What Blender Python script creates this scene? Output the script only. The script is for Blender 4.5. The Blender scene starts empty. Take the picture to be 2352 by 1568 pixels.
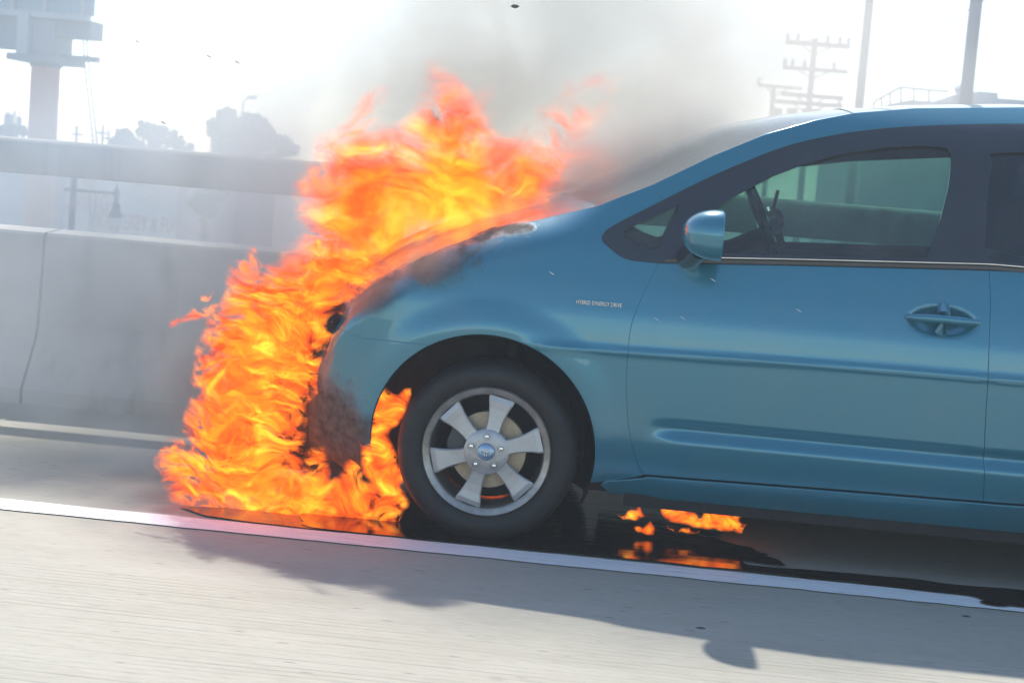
import bpy, bmesh, math, random
import numpy as np
from math import sin, cos, pi, radians, sqrt, atan2
from mathutils import Vector, Matrix, noise
from mathutils.geometry import delaunay_2d_cdt

random.seed(7)
sc = bpy.context.scene
COL = sc.collection

# ------------------------------------------------------------------ camera
CAM_H = 1.25
YAW, PITCH, ROLL = radians(5.0), radians(5.64), radians(4.6)
FPX = 3800.0                      # focal length in units of a 2352-wide picture
cam_d = bpy.data.cameras.new('camera')
cam = bpy.data.objects.new('camera', cam_d)
COL.objects.link(cam)
cam_d.sensor_width = 36.0
cam_d.lens = 36.0 * FPX / 2352.0
cam_d.clip_start = 0.05
cam_d.clip_end = 3000.0
cam.location = (0, 0, CAM_H)
RM = (Matrix.Rotation(YAW, 3, 'Z') @ Matrix.Rotation(pi / 2 - PITCH, 3, 'X') @ Matrix.Rotation(ROLL, 3, 'Z'))
cam.rotation_euler = RM.to_euler()
cam_d.dof.use_dof = True
cam_d.dof.focus_distance = 5.45
cam_d.dof.aperture_fstop = 5.6
sc.camera = cam

# ------------------------------------------------------------------ world, sun, exposure
SUN_EL = radians(49)
fwd = Vector((-sin(YAW), cos(YAW), 0)); rgt = Vector((cos(YAW), sin(YAW), 0))
hdir = (rgt * 0.07 - fwd * 1.0).normalized()
sun_travel = Vector((hdir.x * cos(SUN_EL), hdir.y * cos(SUN_EL), -sin(SUN_EL)))
world = bpy.data.worlds.new('World'); sc.world = world; world.use_nodes = True
wn = world.node_tree; wn.nodes.clear()
sky = wn.nodes.new('ShaderNodeTexSky'); sky.sky_type = 'NISHITA'; sky.sun_disc = False
sky.sun_elevation = SUN_EL
sky.sun_rotation = atan2(-hdir.x, -hdir.y)
sky.dust_density = 0.4; sky.air_density = 1.0; sky.ozone_density = 0.8
bg = wn.nodes.new('ShaderNodeBackground'); bg.inputs[1].default_value = 0.15
wo = wn.nodes.new('ShaderNodeOutputWorld')
wn.links.new(sky.outputs[0], bg.inputs[0]); wn.links.new(bg.outputs[0], wo.inputs[0])
sd = bpy.data.lights.new('sun', 'SUN'); so = bpy.data.objects.new('sun', sd); COL.objects.link(so)
sd.energy = 4.0; sd.angle = radians(0.9); sd.color = (1.0, 0.95, 0.87)
so.rotation_euler = sun_travel.to_track_quat('-Z', 'Y').to_euler()
so.location = (0, 12, 20)
sc.view_settings.view_transform = 'Standard'; sc.view_settings.look = 'None'
sc.view_settings.exposure = 0.68; sc.view_settings.gamma = 1.0
sc.view_settings.use_curve_mapping = False
sc.render.engine = 'CYCLES'
cy = sc.cycles
cy.use_denoising = True
try: cy.denoiser = 'OPENIMAGEDENOISE'
except Exception: pass
cy.max_bounces = 8; cy.diffuse_bounces = 3; cy.glossy_bounces = 4; cy.transmission_bounces = 4
cy.transparent_max_bounces = 24; cy.volume_bounces = 1
cy.volume_step_rate = 1.0; cy.volume_max_steps = 256
cy.caustics_reflective = False; cy.caustics_refractive = False
cy.sample_clamp_indirect = 6.0

# ------------------------------------------------------------------ pixel <-> world helpers
C0 = Vector((0, 0, CAM_H))
def ray(px, py):
    return RM @ Vector(((px - 1176) / FPX, -(py - 784) / FPX, -1.0))
def onY(px, py, Y):
    d = ray(px, py); return C0 + d * (Y / d.y)
def onZ(px, py, z=0.0):
    d = ray(px, py); return C0 + d * ((z - CAM_H) / d.z)

# ------------------------------------------------------------------ object helpers
def tag(o, label=None, cat=None, group=None, kind=None):
    if label: o['label'] = label
    if cat: o['category'] = cat
    if group: o['group'] = group
    if kind: o['kind'] = kind
    return o
def empty(name, loc, label=None, cat=None, group=None):
    o = bpy.data.objects.new(name, None); COL.objects.link(o); o.location = loc
    o.empty_display_size = 0.2
    return tag(o, label, cat, group)
def wloc(o):
    l = Vector(o.location)
    while o.parent: o = o.parent; l += Vector(o.location)
    return l
def mobj(name, verts, faces, mat, parent=None, normals=None, smooth=False, smooth_faces=None):
    vs = [Vector(v) for v in verts]
    lo = Vector([min(v[i] for v in vs) for i in range(3)]); hi = Vector([max(v[i] for v in vs) for i in range(3)])
    c = (lo + hi) / 2; c.z = lo.z
    me = bpy.data.meshes.new(name)
    me.from_pydata([v - c for v in vs], [], faces)
    if smooth: me.polygons.foreach_set('use_smooth', [True] * len(me.polygons))
    me.update()
    if normals is not None:
        me.polygons.foreach_set('use_smooth', [True] * len(me.polygons))
        me.normals_split_custom_set_from_vertices(normals)
    if mat is not None: me.materials.append(mat)
    o = bpy.data.objects.new(name, me); COL.objects.link(o)
    if parent is not None:
        o.parent = parent; o.location = c - wloc(parent)
    else: o.location = c
    return o
class MB:
    def __init__(s): s.v = []; s.f = []
    def add(s, vs, fs):
        b = len(s.v); s.v += [Vector(v) for v in vs]; s.f += [[i + b for i in f] for f in fs]
    def box(s, a, b, rz=0.0):
        a = Vector(a); b = Vector(b)
        x0, y0, z0 = min(a.x, b.x), min(a.y, b.y), min(a.z, b.z); x1, y1, z1 = max(a.x, b.x), max(a.y, b.y), max(a.z, b.z)
        s.add([(x0, y0, z0), (x1, y0, z0), (x1, y1, z0), (x0, y1, z0), (x0, y0, z1), (x1, y0, z1), (x1, y1, z1), (x0, y1, z1)],
              [[0, 3, 2, 1], [4, 5, 6, 7], [0, 1, 5, 4], [1, 2, 6, 5], [2, 3, 7, 6], [3, 0, 4, 7]])
    def tube(s, pts, r, n=10, caps=True):
        pts = [Vector(p) for p in pts]; rs = r if isinstance(r, (list, tuple)) else [r] * len(pts)
        vs = []; fs = []
        for i, p in enumerate(pts):
            t = (pts[min(i + 1, len(pts) - 1)] - pts[max(i - 1, 0)]).normalized()
            u = t.cross(Vector((0, 0, 1)));
            if u.length < 1e-3: u = t.cross(Vector((0, 1, 0)))
            u.normalize(); w = t.cross(u)
            for k in range(n):
                a = 2 * pi * k / n; vs.append(p + (u * cos(a) + w * sin(a)) * rs[i])
        for i in range(len(pts) - 1):
            for k in range(n):
                fs.append([i * n + k, i * n + (k + 1) % n, (i + 1) * n + (k + 1) % n, (i + 1) * n + k])
        if caps: fs.append(list(range(n))[::-1]); fs.append([(len(pts) - 1) * n + k for k in range(n)])
        s.add(vs, fs)
    def lathe(s, prof, c, axis='Z', n=48, closed=False):
        c = Vector(c); vs = []; fs = []; m = len(prof)
        for k in range(n):
            a = 2 * pi * k / n
            for r, h in prof:
                if axis == 'Z': vs.append(c + Vector((r * cos(a), r * sin(a), h)))
                else: vs.append(c + Vector((r * cos(a), h, r * sin(a))))
        for k in range(n):
            k2 = (k + 1) % n
            for i in range(m - 1 + (1 if closed else 0)):
                j = (i + 1) % m
                f = [k * m + i, k * m + j, k2 * m + j, k2 * m + i]
                fs.append(f if axis == 'Y' else f[::-1])
        s.add(vs, fs)
    def prism(s, poly, y0, y1):            # poly: (x,z) list, extruded along Y
        n = len(poly); vs = [(x, y0, z) for x, z in poly] + [(x, y1, z) for x, z in poly]
        fs = [list(range(n)), list(range(2 * n - 1, n - 1, -1))] + [[i, i + n, (i + 1) % n + n, (i + 1) % n] for i in range(n)]
        s.add(vs, fs)
    def build(s, name, mat, parent=None, smooth=False, bevel=0.0):
        o = mobj(name, s.v, s.f, mat, parent, smooth=smooth)
        bm = bmesh.new(); bm.from_mesh(o.data)
        bmesh.ops.recalc_face_normals(bm, faces=bm.faces)
        if bevel:
            es = [e for e in bm.edges if len(e.link_faces) == 2 and e.calc_face_angle(0) > 0.5]
            bmesh.ops.bevel(bm, geom=es, offset=bevel, segments=2, affect='EDGES', profile=0.6)
        if smooth:
            for e in bm.edges:
                if len(e.link_faces) == 2 and e.calc_face_angle(0) > 0.7: e.smooth = False
        bm.to_mesh(o.data); bm.free()
        return o

# ------------------------------------------------------------------ material helpers
class NT:
    def __init__(s, name):
        s.m = bpy.data.materials.new(name); s.m.use_nodes = True; s.t = s.m.node_tree; s.t.nodes.clear()
        s.out = s.n('ShaderNodeOutputMaterial')
    def n(s, typ, **kw):
        nd = s.t.nodes.new(typ)
        for k, v in kw.items():
            if k.startswith('i_'): nd.inputs[k[2:].replace('_', ' ')].default_value = v
            else: setattr(nd, k, v)
        return nd
    def l(s, a, b): s.t.links.new(a, b)
    def pos(s, scale=(1, 1, 1), rot=(0, 0, 0), loc=(0, 0, 0)):
        g = s.n('ShaderNodeNewGeometry'); mp = s.n('ShaderNodeMapping')
        mp.inputs['Scale'].default_value = scale; mp.inputs['Rotation'].default_value = rot; mp.inputs['Location'].default_value = loc
        s.l(g.outputs['Position'], mp.inputs['Vector']); return mp.outputs[0]
    def noise(s, vec, scale=1, detail=3, rough=0.5, dist=0.0):
        nd = s.n('ShaderNodeTexNoise'); nd.inputs['Scale'].default_value = scale; nd.inputs['Detail'].default_value = detail
        nd.inputs['Roughness'].default_value = rough; nd.inputs['Distortion'].default_value = dist
        if vec is not None: s.l(vec, nd.inputs['Vector'])
        return nd.outputs['Fac']
    def ramp(s, fac, stops):
        r = s.n('ShaderNodeValToRGB'); e = r.color_ramp.elements
        e[0].position, e[0].color = stops[0][0], (*stops[0][1], 1) if len(stops[0][1]) == 3 else stops[0][1]
        e[1].position, e[1].color = stops[1][0], (*stops[1][1], 1)
        for p, c in stops[2:]:
            x = e.new(p); x.color = (*c, 1)
        s.l(fac, r.inputs[0]); return r.outputs[0]
    def math(s, op, a, b=None, c=None, clamp=False):
        m = s.n('ShaderNodeMath', operation=op, use_clamp=clamp)
        for i, x in enumerate((a, b, c)):
            if x is None: continue
            if isinstance(x, (int, float)): m.inputs[i].default_value = x
            else: s.l(x, m.inputs[i])
        return m.outputs[0]
    def vmath(s, op, a, b=None):
        m = s.n('ShaderNodeVectorMath', operation=op)
        for i, x in enumerate((a, b)):
            if x is None: continue
            if isinstance(x, (tuple, list, Vector)): m.inputs[i].default_value = x
            else: s.l(x, m.inputs[i])
        return m.outputs['Value'] if op in ('LENGTH', 'DISTANCE', 'DOT_PRODUCT') else m.outputs[0]
    def mr(s, v, a, b, c=0.0, d=1.0, smooth=True):
        m = s.n('ShaderNodeMapRange'); m.interpolation_type = 'SMOOTHSTEP' if smooth else 'LINEAR'
        s.l(v, m.inputs[0])
        for i, x in zip((1, 2, 3, 4), (a, b, c, d)): m.inputs[i].default_value = x
        return m.outputs[0]
    def mix(s, f, a, b, blend='MIX'):
        m = s.n('ShaderNodeMix', data_type='RGBA', blend_type=blend)
        if isinstance(f, (int, float)): m.inputs[0].default_value = f
        else: s.l(f, m.inputs[0])
        for i, x in ((6, a), (7, b)):
            if isinstance(x, (tuple, list)): m.inputs[i].default_value = (*x[:3], 1)
            else: s.l(x, m.inputs[i])
        return m.outputs[2]
    def bsdf(s, col, rough=0.6, metal=0.0, coat=0.0, coat_r=0.03, bump=None, bstr=0.3, bdist=0.01, spec=0.5):
        b = s.n('ShaderNodeBsdfPrincipled')
        for k, v in (('Base Color', col), ('Roughness', rough), ('Metallic', metal), ('Coat Weight', coat), ('Coat Roughness', coat_r), ('Specular IOR Level', spec)):
            if isinstance(v, (tuple, list)): b.inputs[k].default_value = (*v[:3], 1)
            elif isinstance(v, (int, float)): b.inputs[k].default_value = v
            else: s.l(v, b.inputs[k])
        if bump is not None:
            bp = s.n('ShaderNodeBump'); bp.inputs['Strength'].default_value = bstr; bp.inputs['Distance'].default_value = bdist
            s.l(bump, bp.inputs['Height']); s.l(bp.outputs[0], b.inputs['Normal'])
        s.l(b.outputs[0], s.out.inputs['Surface']); return b
def simple(name, col, rough=0.6, metal=0.0, var=0.25, scale=4.0, coat=0.0, bstr=0.0, vscale=(1, 1, 1)):
    t = NT(name); v = t.pos(vscale); f = t.noise(v, scale, 5, 0.6)
    a = tuple(c * (1 - var) for c in col); b = tuple(min(1, c * (1 + var)) for c in col)
    c = t.ramp(f, [(0.3, a), (0.7, b)])
    r = t.mr(f, 0.3, 0.7, max(0.02, rough * 0.85), min(1, rough * 1.15))
    t.bsdf(c, r, metal, coat, bump=f if bstr else None, bstr=bstr)
    return t.m

# ------------------------------------------------------------------ setting: deck, terrain
def road_mat():
    t = NT('worn_concrete')
    big = t.noise(t.pos((0.5, 1.3, 1)), 1.0, 4, 0.55)
    mid = t.noise(t.pos((2.2, 9, 1), rot=(0, 0, 0.02)), 1.0, 5, 0.6, 0.3)
    fine = t.noise(t.pos((14, 95, 1)), 1.0, 3, 0.6)
    grain = t.noise(t.pos((1, 1, 1)), 260, 2, 0.6)
    c = t.ramp(big, [(0.3, (0.315, 0.300, 0.240)), (0.7, (0.405, 0.385, 0.312))])
    c = t.mix(t.mr(mid, 0.35, 0.72, 0.0, 0.55), c, (0.41, 0.39, 0.33))
    c = t.mix(t.mr(fine, 0.44, 0.72, 0.0, 0.42), c, (0.235, 0.21, 0.185))
    c = t.mix(t.mr(grain, 0.5, 0.75, 0, 0.30), c, (0.22, 0.20, 0.18))
    # tined grooves, worn away in places and absent on the shoulder
    g = t.n('ShaderNodeNewGeometry'); sp = t.n('ShaderNodeSeparateXYZ'); t.l(g.outputs['Position'], sp.inputs[0])
    wob = t.noise(t.pos((0.8, 2, 1)), 1.0, 2, 0.5)
    yy = t.math('ADD', sp.outputs['Y'], t.math('MULTIPLY', wob, 0.03))
    sn = t.math('SINE', t.math('MULTIPLY', yy, 2 * pi / 0.034))
    gr = t.mr(sn, 0.15, 0.95)
    wear = t.mr(t.noise(t.pos((0.6, 1.6, 1), loc=(3, 1, 0)), 1.0, 3, 0.5), 0.36, 0.56)
    lane = t.mr(sp.outputs['Y'], 4.95, 4.5)
    gm = t.math('MULTIPLY', t.math('MULTIPLY', gr, t.mr(t.noise(t.pos((0.9, 26, 1), loc=(1, 5, 0)), 1.0, 2, 0.5), 0.38, 0.62)), t.math('MULTIPLY', wear, lane))
    c = t.mix(t.math('MULTIPLY', gm, 0.20), c, (0.17, 0.15, 0.13))
    # scattered dark specks
    sp1 = t.n('ShaderNodeTexVoronoi', feature='F1'); sp1.inputs['Scale'].default_value = 1.0; sp1.inputs['Randomness'].default_value = 1.0
    t.l(t.pos((4.5, 22, 1)), sp1.inputs['Vector'])
    spk = t.mr(sp1.outputs['Distance'], 0.11, 0.05)
    c = t.mix(t.math('MULTIPLY', spk, 0.65), c, (0.09, 0.085, 0.08))
    h = t.math('SUBTRACT', t.math('ADD', t.math('MULTIPLY', fine, 0.35), t.math('MULTIPLY', grain, 0.25)), t.math('MULTIPLY', gm, 0.8))
    t.bsdf(c, 0.8, bump=h, bstr=0.45, bdist=0.006)
    return t.m
M = {}
M['road'] = road_mat()
def sheet(name, x0, x1, y0, y1, z, mat, nx=1, ny=1):
    vs = [(x0 + (x1 - x0) * i / nx, y0 + (y1 - y0) * j / ny, z) for j in range(ny + 1) for i in range(nx + 1)]
    fs = [[j * (nx + 1) + i, j * (nx + 1) + i + 1, (j + 1) * (nx + 1) + i + 1, (j + 1) * (nx + 1) + i] for j in range(ny) for i in range(nx)]
    return mobj(name, vs, fs, mat)
BARY = 7.70                        # face of the wall of the bridge barrier
mb = MB(); mb.box((-90, -14, -0.9), (90, BARY + 0.75, 0.0))
tag(mb.build('road', M['road']), 'pale worn concrete bridge deck with fine lengthwise grooves', kind='structure')
M['terrain'] = simple('dry_city_ground', (0.16, 0.15, 0.13), 0.9, var=0.35, scale=0.08)
tag(sheet('ground', -1500, 1500, -1500, 1500, -7.0, M['terrain']), 'flat city ground below the bridge', kind='structure')

# white edge line, worn edges
def line_mat():
    t = NT('worn_white_paint')
    n = t.noise(t.pos((5, 34, 1)), 1.0, 5, 0.7)
    c = t.mix(t.mr(n, 0.50, 0.74, 0, 0.7), (0.86, 0.87, 0.86), (0.50, 0.48, 0.45))
    f = t.noise(t.pos((1, 1, 1)), 180, 2); c = t.mix(t.mr(f, 0.55, 0.75, 0, 0.35), c, (0.36, 0.34, 0.31))
    t.bsdf(c, 0.55, bump=f, bstr=0.2, bdist=0.003); return t.m
M['line'] = line_mat()
vs = []; fs = []; N = 900
for i in range(N + 1):
    x = -20 + 40 * i / N
    e0 = 5.322 + 0.010 * (noise.noise(Vector((x * 5, 1, 0)))) + 0.006 * noise.noise(Vector((x * 23, 2, 0)))
    e1 = 5.478 + 0.008 * (noise.noise(Vector((x * 4, 7, 0)))) + 0.005 * noise.noise(Vector((x * 27, 9, 0)))
    vs += [(x, e0, 0.004), (x, e1, 0.004)]
    if i: fs.append([2 * i - 2, 2 * i, 2 * i + 1, 2 * i - 1])
tag(mobj('road_marking', vs, fs, M['line']), 'worn solid white edge line beside the burning car', kind='structure')

# ------------------------------------------------------------------ bridge barrier
def conc(name, col, stain=0.5):
    t = NT(name)
    a = t.noise(t.pos((0.5, 0.5, 1.2)), 1.6, 5, 0.6); b = t.noise(t.pos((9, 9, 1.2)), 1.0, 4, 0.6); f = t.noise(t.pos(), 90, 3)
    c = t.ramp(a, [(0.3, tuple(x * 0.8 for x in col)), (0.7, tuple(x * 1.1 for x in col))])
    c = t.mix(t.mr(b, 0.5, 0.78, 0, stain), c, tuple(x * 0.45 for x in col))
    t.bsdf(c, 0.85, bump=f, bstr=0.3, bdist=0.004); return t.m
M['barrier'] = conc('barrier_concrete', (0.43, 0.42, 0.385), 0.75)
bar = empty('bridge_barrier', (0, BARY, 0), 'long tan concrete bridge barrier with open rail beam behind the burning car', 'barrier')
prof = [(BARY - 0.17, 0.0), (BARY - 0.17, 0.07), (BARY - 0.02, 0.30), (BARY, 0.36), (BARY + 0.03, 0.792), (BARY + 0.045, 0.806), (BARY + 0.08, 0.808), (BARY + 0.24, 0.818), (BARY + 0.26, 0.80), (BARY + 0.26, 0.0)]
SEG = 6.1; xs0 = onY(92, 650, BARY).x
for k in range(-5, 6):
    x0 = xs0 + SEG * k + 0.007; x1 = xs0 + SEG * (k + 1) - 0.007
    m_ = MB(); n = len(prof)
    m_.add([(x0, y, z) for y, z in prof] + [(x1, y, z) for y, z in prof],
           [list(range(n))[::-1], list(range(n, 2 * n))] + [[i, i + 1, i + 1 + n, i + n] for i in range(n - 1)])
    m_.build('wall_section', M['barrier'], bar)
    bp_ = [(0.030, 1.085), (0.036, 1.08), (0.120, 1.08), (0.126, 1.086), (0.126, 1.232), (0.115, 1.246), (0.092, 1.252), (0.066, 1.246), (0.045, 1.230), (0.034, 1.210), (0.030, 1.19)]
    m_ = MB(); nb = len(bp_)
    m_.add([(x0 - 0.007, BARY + y, z) for y, z in bp_] + [(x1 + 0.007, BARY + y, z) for y, z in bp_], [list(range(nb))[::-1], list(range(nb, 2 * nb))] + [[i, (i + 1) % nb, (i + 1) % nb + nb, i + nb] for i in range(nb)])
    m_.build('rail_beam', M['barrier'], bar, smooth=True)
    for xp in (-1.54 + SEG * k, -1.54 + SEG * k + 3.05):
        m_ = MB(); m_.box((xp, BARY + 0.045, 0.79), (xp + 0.30, BARY + 0.115, 1.085))
        m_.build('rail_post', M['barrier'], bar, bevel=0.01)

# ================================================================== CAR
Y0 = 5.54; HW = 0.8625; YC = Y0 + HW
XW = -0.545                        # front axle
WB = 2.70
def smooth(t): t = max(0.0, min(1.0, t)); return t * t * (3 - 2 * t)
_Z = np.array([0.10, 0.18, 0.24, 0.30, 0.40, 0.5, 0.6, 0.70, 0.80, 0.88, 0.96, 1.04, 1.10, 1.20, 1.30, 1.40, 1.48, 1.55, 1.62, 1.70])
_O = np.array([0.200, 0.130, 0.085, 0.054, 0.024, 0.015, 0.006, 0.000, 0.006, 0.022, 0.045, 0.072, 0.098, 0.142, 0.188, 0.236, 0.280, 0.335, 0.42, 0.55])
def _pchip(x, xa, ya):
    h = np.diff(xa); d = np.diff(ya) / h; m = np.zeros(len(xa)); m[0] = d[0]; m[-1] = d[-1]
    for i in range(1, len(xa) - 1): m[i] = 0 if d[i - 1] * d[i] <= 0 else 2 * d[i - 1] * d[i] / (d[i - 1] + d[i])
    i = int(np.clip(np.searchsorted(xa, x) - 1, 0, len(xa) - 2)); t = (x - xa[i]) / h[i]; t = min(max(t, 0), 1)
    return ((1 + 2 * t) * (1 - t) ** 2 * ya[i] + t * (1 - t) ** 2 * h[i] * m[i] + t * t * (3 - 2 * t) * ya[i + 1] + t * t * (t - 1) * h[i] * m[i + 1])
_ZT = [_pchip(z, _Z, _O) for z in np.linspace(0.10, 1.70, 641)]
def goff(z):
    t = (z - 0.10) / 0.0025; i = int(min(max(t, 0), 639)); f = min(max(t - i, 0), 1)
    return _ZT[i] * (1 - f) + _ZT[i + 1] * f
def plan(x):
    e = -(x - XW); w = 0.0
    if e > 0.05:
        u = min((e - 0.05) / 0.86, 0.9995); w = HW * (1 - (1 - u ** 2.5) ** (1 / 2.5))
    r = x - XW - 1.5
    if r > 0: w += 0.020 * r * r
    if r > 1.4: w += 0.14 * (r - 1.4) ** 2
    return w
AC = (-0.565, 0.325); AR = 0.392      # front wheel arch
ARC2 = (XW + WB, 0.325)
def off0(x, z):
    o = goff(z) + plan(x)
    for ac in (AC, ARC2):
        d = math.hypot(x - ac[0], z - ac[1])
        o -= 0.014 * smooth(1 - abs(d - AR - 0.02) / 0.11)
    # lower door ledge
    zl = 0.428
    m = smooth((x + 0.03) / 0.16) * smooth((1.98 - x) / 0.2)
    if m > 0 and z < 0.56:
        o += m * (0.016 * smooth(1 - abs(z - 0.452) / 0.035) - 0.012 * smooth((zl + 0.008 - z) / 0.032))
    # shoulder crease above the arch and along the doors
    zc = 0.705 + 0.012 * math.tanh((x - 0.2) * 2)
    m = smooth((x + 0.55) / 0.3)
    o -= m * 0.0075 * math.exp(-((z - zc) / 0.014) ** 2)
    # recess around the door handle
    for hx, hz in HANDLES:
        d = math.hypot((x - hx) / 0.128, (z - hz) / 0.056)
        if d < 1.0: o += 0.020 * smooth((1 - d) / 0.6)
    return o
HANDLES = []
ZTX = []
def ztop(x):
    if not ZTX: return 9.0
    return float(np.interp(x, [p[0] for p in ZTX], [p[1] for p in ZTX]))
def off(x, z):
    o = off0(x, z)
    if x < -0.15 and ZTX:
        k = smooth((-0.15 - x) / 0.25)
        t = max(0.0, (z - (ztop(x) - 0.11)) / 0.11)
        o += k * 0.085 * t ** 2.2
    return o
def S(px, py):
    """pixel -> (x, z) on the near side of the car"""
    o = 0.05
    for _ in range(14):
        p = onY(px, py, Y0 + o); o = 0.5 * o + 0.5 * min(off(p.x, p.z), 0.6)
    return (p.x, p.z)
HANDLES.append(S(2165, 739))
_top = [(735, 800), (765, 730), (805, 688), (860, 650), (940, 605), (1020, 568), (1110, 538), (1200, 514), (1290, 492), (1370, 474), (1500, 424), (1640, 357), (1760, 308), (1870, 277), (1960, 260), (2100, 249), (2352, 247)]
ZTX = [S(*p) for p in _top]
TOPL = list(ZTX)
_e = ZTX[-1]
ZTX += [(_e[0] + 0.3, _e[1] - 0.004), (_e[0] + 0.7, _e[1] - 0.04), (_e[0] + 1.1, _e[1] - 0.12), (_e[0] + 1.5, _e[1] - 0.24), (2.80, _e[1] - 0.42)]
NOSE_X = ZTX[0][0]

def catmull(pts, per=6, closed=False):
    out = []; n = len(pts)
    rng = range(n if closed else n - 1)
    for i in rng:
        g = lambda k: pts[k % n] if closed else pts[max(0, min(n - 1, k))]
        p0, p1, p2, p3 = g(i - 1), g(i), g(i + 1), g(i + 2)
        for k in range(per):
            t = k / per
            out.append(tuple(0.5 * ((2 * p1[j]) + (-p0[j] + p2[j]) * t + (2 * p0[j] - 5 * p1[j] + 4 * p2[j] - p3[j]) * t * t + (-p0[j] + 3 * p1[j] - 3 * p2[j] + p3[j]) * t ** 3) for j in range(2)))
    if not closed: out.append(tuple(pts[-1]))
    return out
def densify(poly, step=0.014):
    out = []; n = len(poly)
    for i in range(n):
        a, b = poly[i], poly[(i + 1) % n]; L = math.hypot(b[0] - a[0], b[1] - a[1])
        if L < 1e-6: continue
        k = max(1, int(round(L / step)))
        for j in range(k): out.append((a[0] + (b[0] - a[0]) * j / k, a[1] + (b[1] - a[1]) * j / k))
    res = [out[0]]
    for p in out[1:]:
        if math.hypot(p[0] - res[-1][0], p[1] - res[-1][1]) > step * 0.3: res.append(p)
    return res
def area(p): return 0.5 * sum(p[i][0] * p[(i + 1) % len(p)][1] - p[(i + 1) % len(p)][0] * p[i][1] for i in range(len(p)))
def inset(poly, d):
    n = len(poly); out = []
    for i in range(n):
        a, b, c = Vector(poly[i - 1]), Vector(poly[i]), Vector(poly[(i + 1) % n])
        t = (c - a); t.normalize(); nn = Vector((-t.y, t.x)); out.append(tuple(b + nn * d))
    return out
def inside(poly, x, y):
    r = False; n = len(poly); j = n - 1
    for i in range(n):
        xi, yi = poly[i]; xj, yj = poly[j]
        if (yi > y) != (yj > y) and x < (xj - xi) * (y - yi) / (yj - yi) + xi: r = not r
        j = i
    return r
def tri2d(poly, step, seed=0, holes=()):
    """constrained triangulation of a 2-D polygon with an inner lattice of points"""
    loops = [poly] + list(holes)
    pts = []; edges = []
    for lp in loops:
        b = len(pts); pts += lp; edges += [(b + i, b + (i + 1) % len(lp)) for i in range(len(lp))]
    if not holes:
        P = np.array(pts)
        for x, z in inset(poly, 0.55 * step) + inset(poly, 1.25 * step):
            if inside(poly, x, z) and np.min((P[:len(poly), 0] - x) ** 2 + (P[:len(poly), 1] - z) ** 2) > (0.45 * step) ** 2 and (len(pts) == len(poly) or (pts[-1][0] - x) ** 2 + (pts[-1][1] - z) ** 2 > (0.5 * step) ** 2): pts.append((x, z))
    P = np.array(pts); nb = len(pts)
    x0, z0 = P.min(0); x1, z1 = P.max(0)
    r = 0; z = z0
    while z < z1:
        x = x0 + (step / 2 if r % 2 else 0)
        while x < x1:
            if inside(poly, x, z) and not any(inside(h, x, z) for h in holes):
                if np.min((P[:, 0] - x) ** 2 + (P[:, 1] - z) ** 2) > (0.55 * step) ** 2: pts.append((x, z))
            x += step
        z += step * 0.866; r += 1
    v, e, f, *_ = delaunay_2d_cdt([Vector(p) for p in pts], edges, [list(range(len(poly)))] + [], 1 if not holes else 2, 1e-5)
    v = [tuple(q) for q in v]
    if holes:
        keep = []
        for t in f:
            c = (sum(v[i][0] for i in t) / 3, sum(v[i][1] for i in t) / 3)
            if not any(inside(h, *c) for h in holes): keep.append(t)
        f = keep
    f = [list(t) if area([v[i] for i in t]) > 0 else list(t)[::-1] for t in f]
    return v, f
def nrm(x, z, side=1, fn=None):
    fn = fn or off; h = 0.004
    dx = (fn(x + h, z) - fn(x - h, z)) / (2 * h); dz = (fn(x, z + h) - fn(x, z - h)) / (2 * h)
    n = Vector((dx, -1.0, dz)); n.normalize()
    if side < 0: n.y = -n.y
    return n
def Yof(x, z, side, ex, fn=None):
    y = Y0 + (fn or off)(x, z) + ex
    return y if side > 0 else 2 * YC - y
CAR = empty('burning_car', (XW, YC, 0), 'blue hatchback with its nose in flames, stopped at the white edge line', 'car')
def panel(name, poly, mat, parent=None, step=0.022, gap=0.0022, ex=0.0, depth=0.018, side=1, fn=None, bstep=0.012, flange=True):
    """one body panel: outline in (x, z), pressed onto the body surface, with returned edges"""
    parent = parent or CAR
    if area(poly) < 0: poly = poly[::-1]
    poly = densify(poly, bstep)
    if gap: poly = inset(poly, gap)
    v, f = tri2d(poly, step)
    V = [(x, Yof(x, z, side, ex, fn), z) for x, z in v]; Nn = [nrm(x, z, side, fn) for x, z in v]
    F = [t if side > 0 else t[::-1] for t in f]
    if flange:
        from collections import Counter
        cnt = {}
        for t in f:
            for i in range(len(t)):
                a, b = t[i], t[(i + 1) % len(t)]; cnt[(a, b)] = 1
        bnd = [(a, b) for (a, b) in cnt if (b, a) not in cnt]
        mp = {}
        r = min(0.0035, depth * 0.4)
        for a, b in bnd:
            for q in (a, b):
                if q in mp: continue
                # outward in-plane normal
                o = Vector((0, 0))
                for c, d in bnd:
                    if c == q or d == q:
                        t = Vector((v[d][0] - v[c][0], v[d][1] - v[c][1]));
                        if t.length > 0: t.normalize(); o += Vector((t.y, -t.x))
                if o.length > 0: o.normalize()
                base = Vector(V[q]); on = Vector((o.x, 0, o.y)); inn = Vector((0, 1 if side > 0 else -1, 0))
                n0 = Nn[q]
                i1 = len(V); V.append(tuple(base + on * r * 0.7 + inn * r * 0.5)); Nn.append((n0 + on).normalized())
                V.append(tuple(base + on * r + inn * depth)); Nn.append(on)
                mp[q] = (i1, i1 + 1)
        for a, b in bnd:
            a1, a2 = mp[a]; b1, b2 = mp[b]
            q1 = [a, a1, b1, b]; q2 = [a1, a2, b2, b1]
            if side < 0: q1, q2 = q1[::-1], q2[::-1]
            F += [q1, q2]
    return mobj(name, V, F, mat, parent, normals=Nn)

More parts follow.
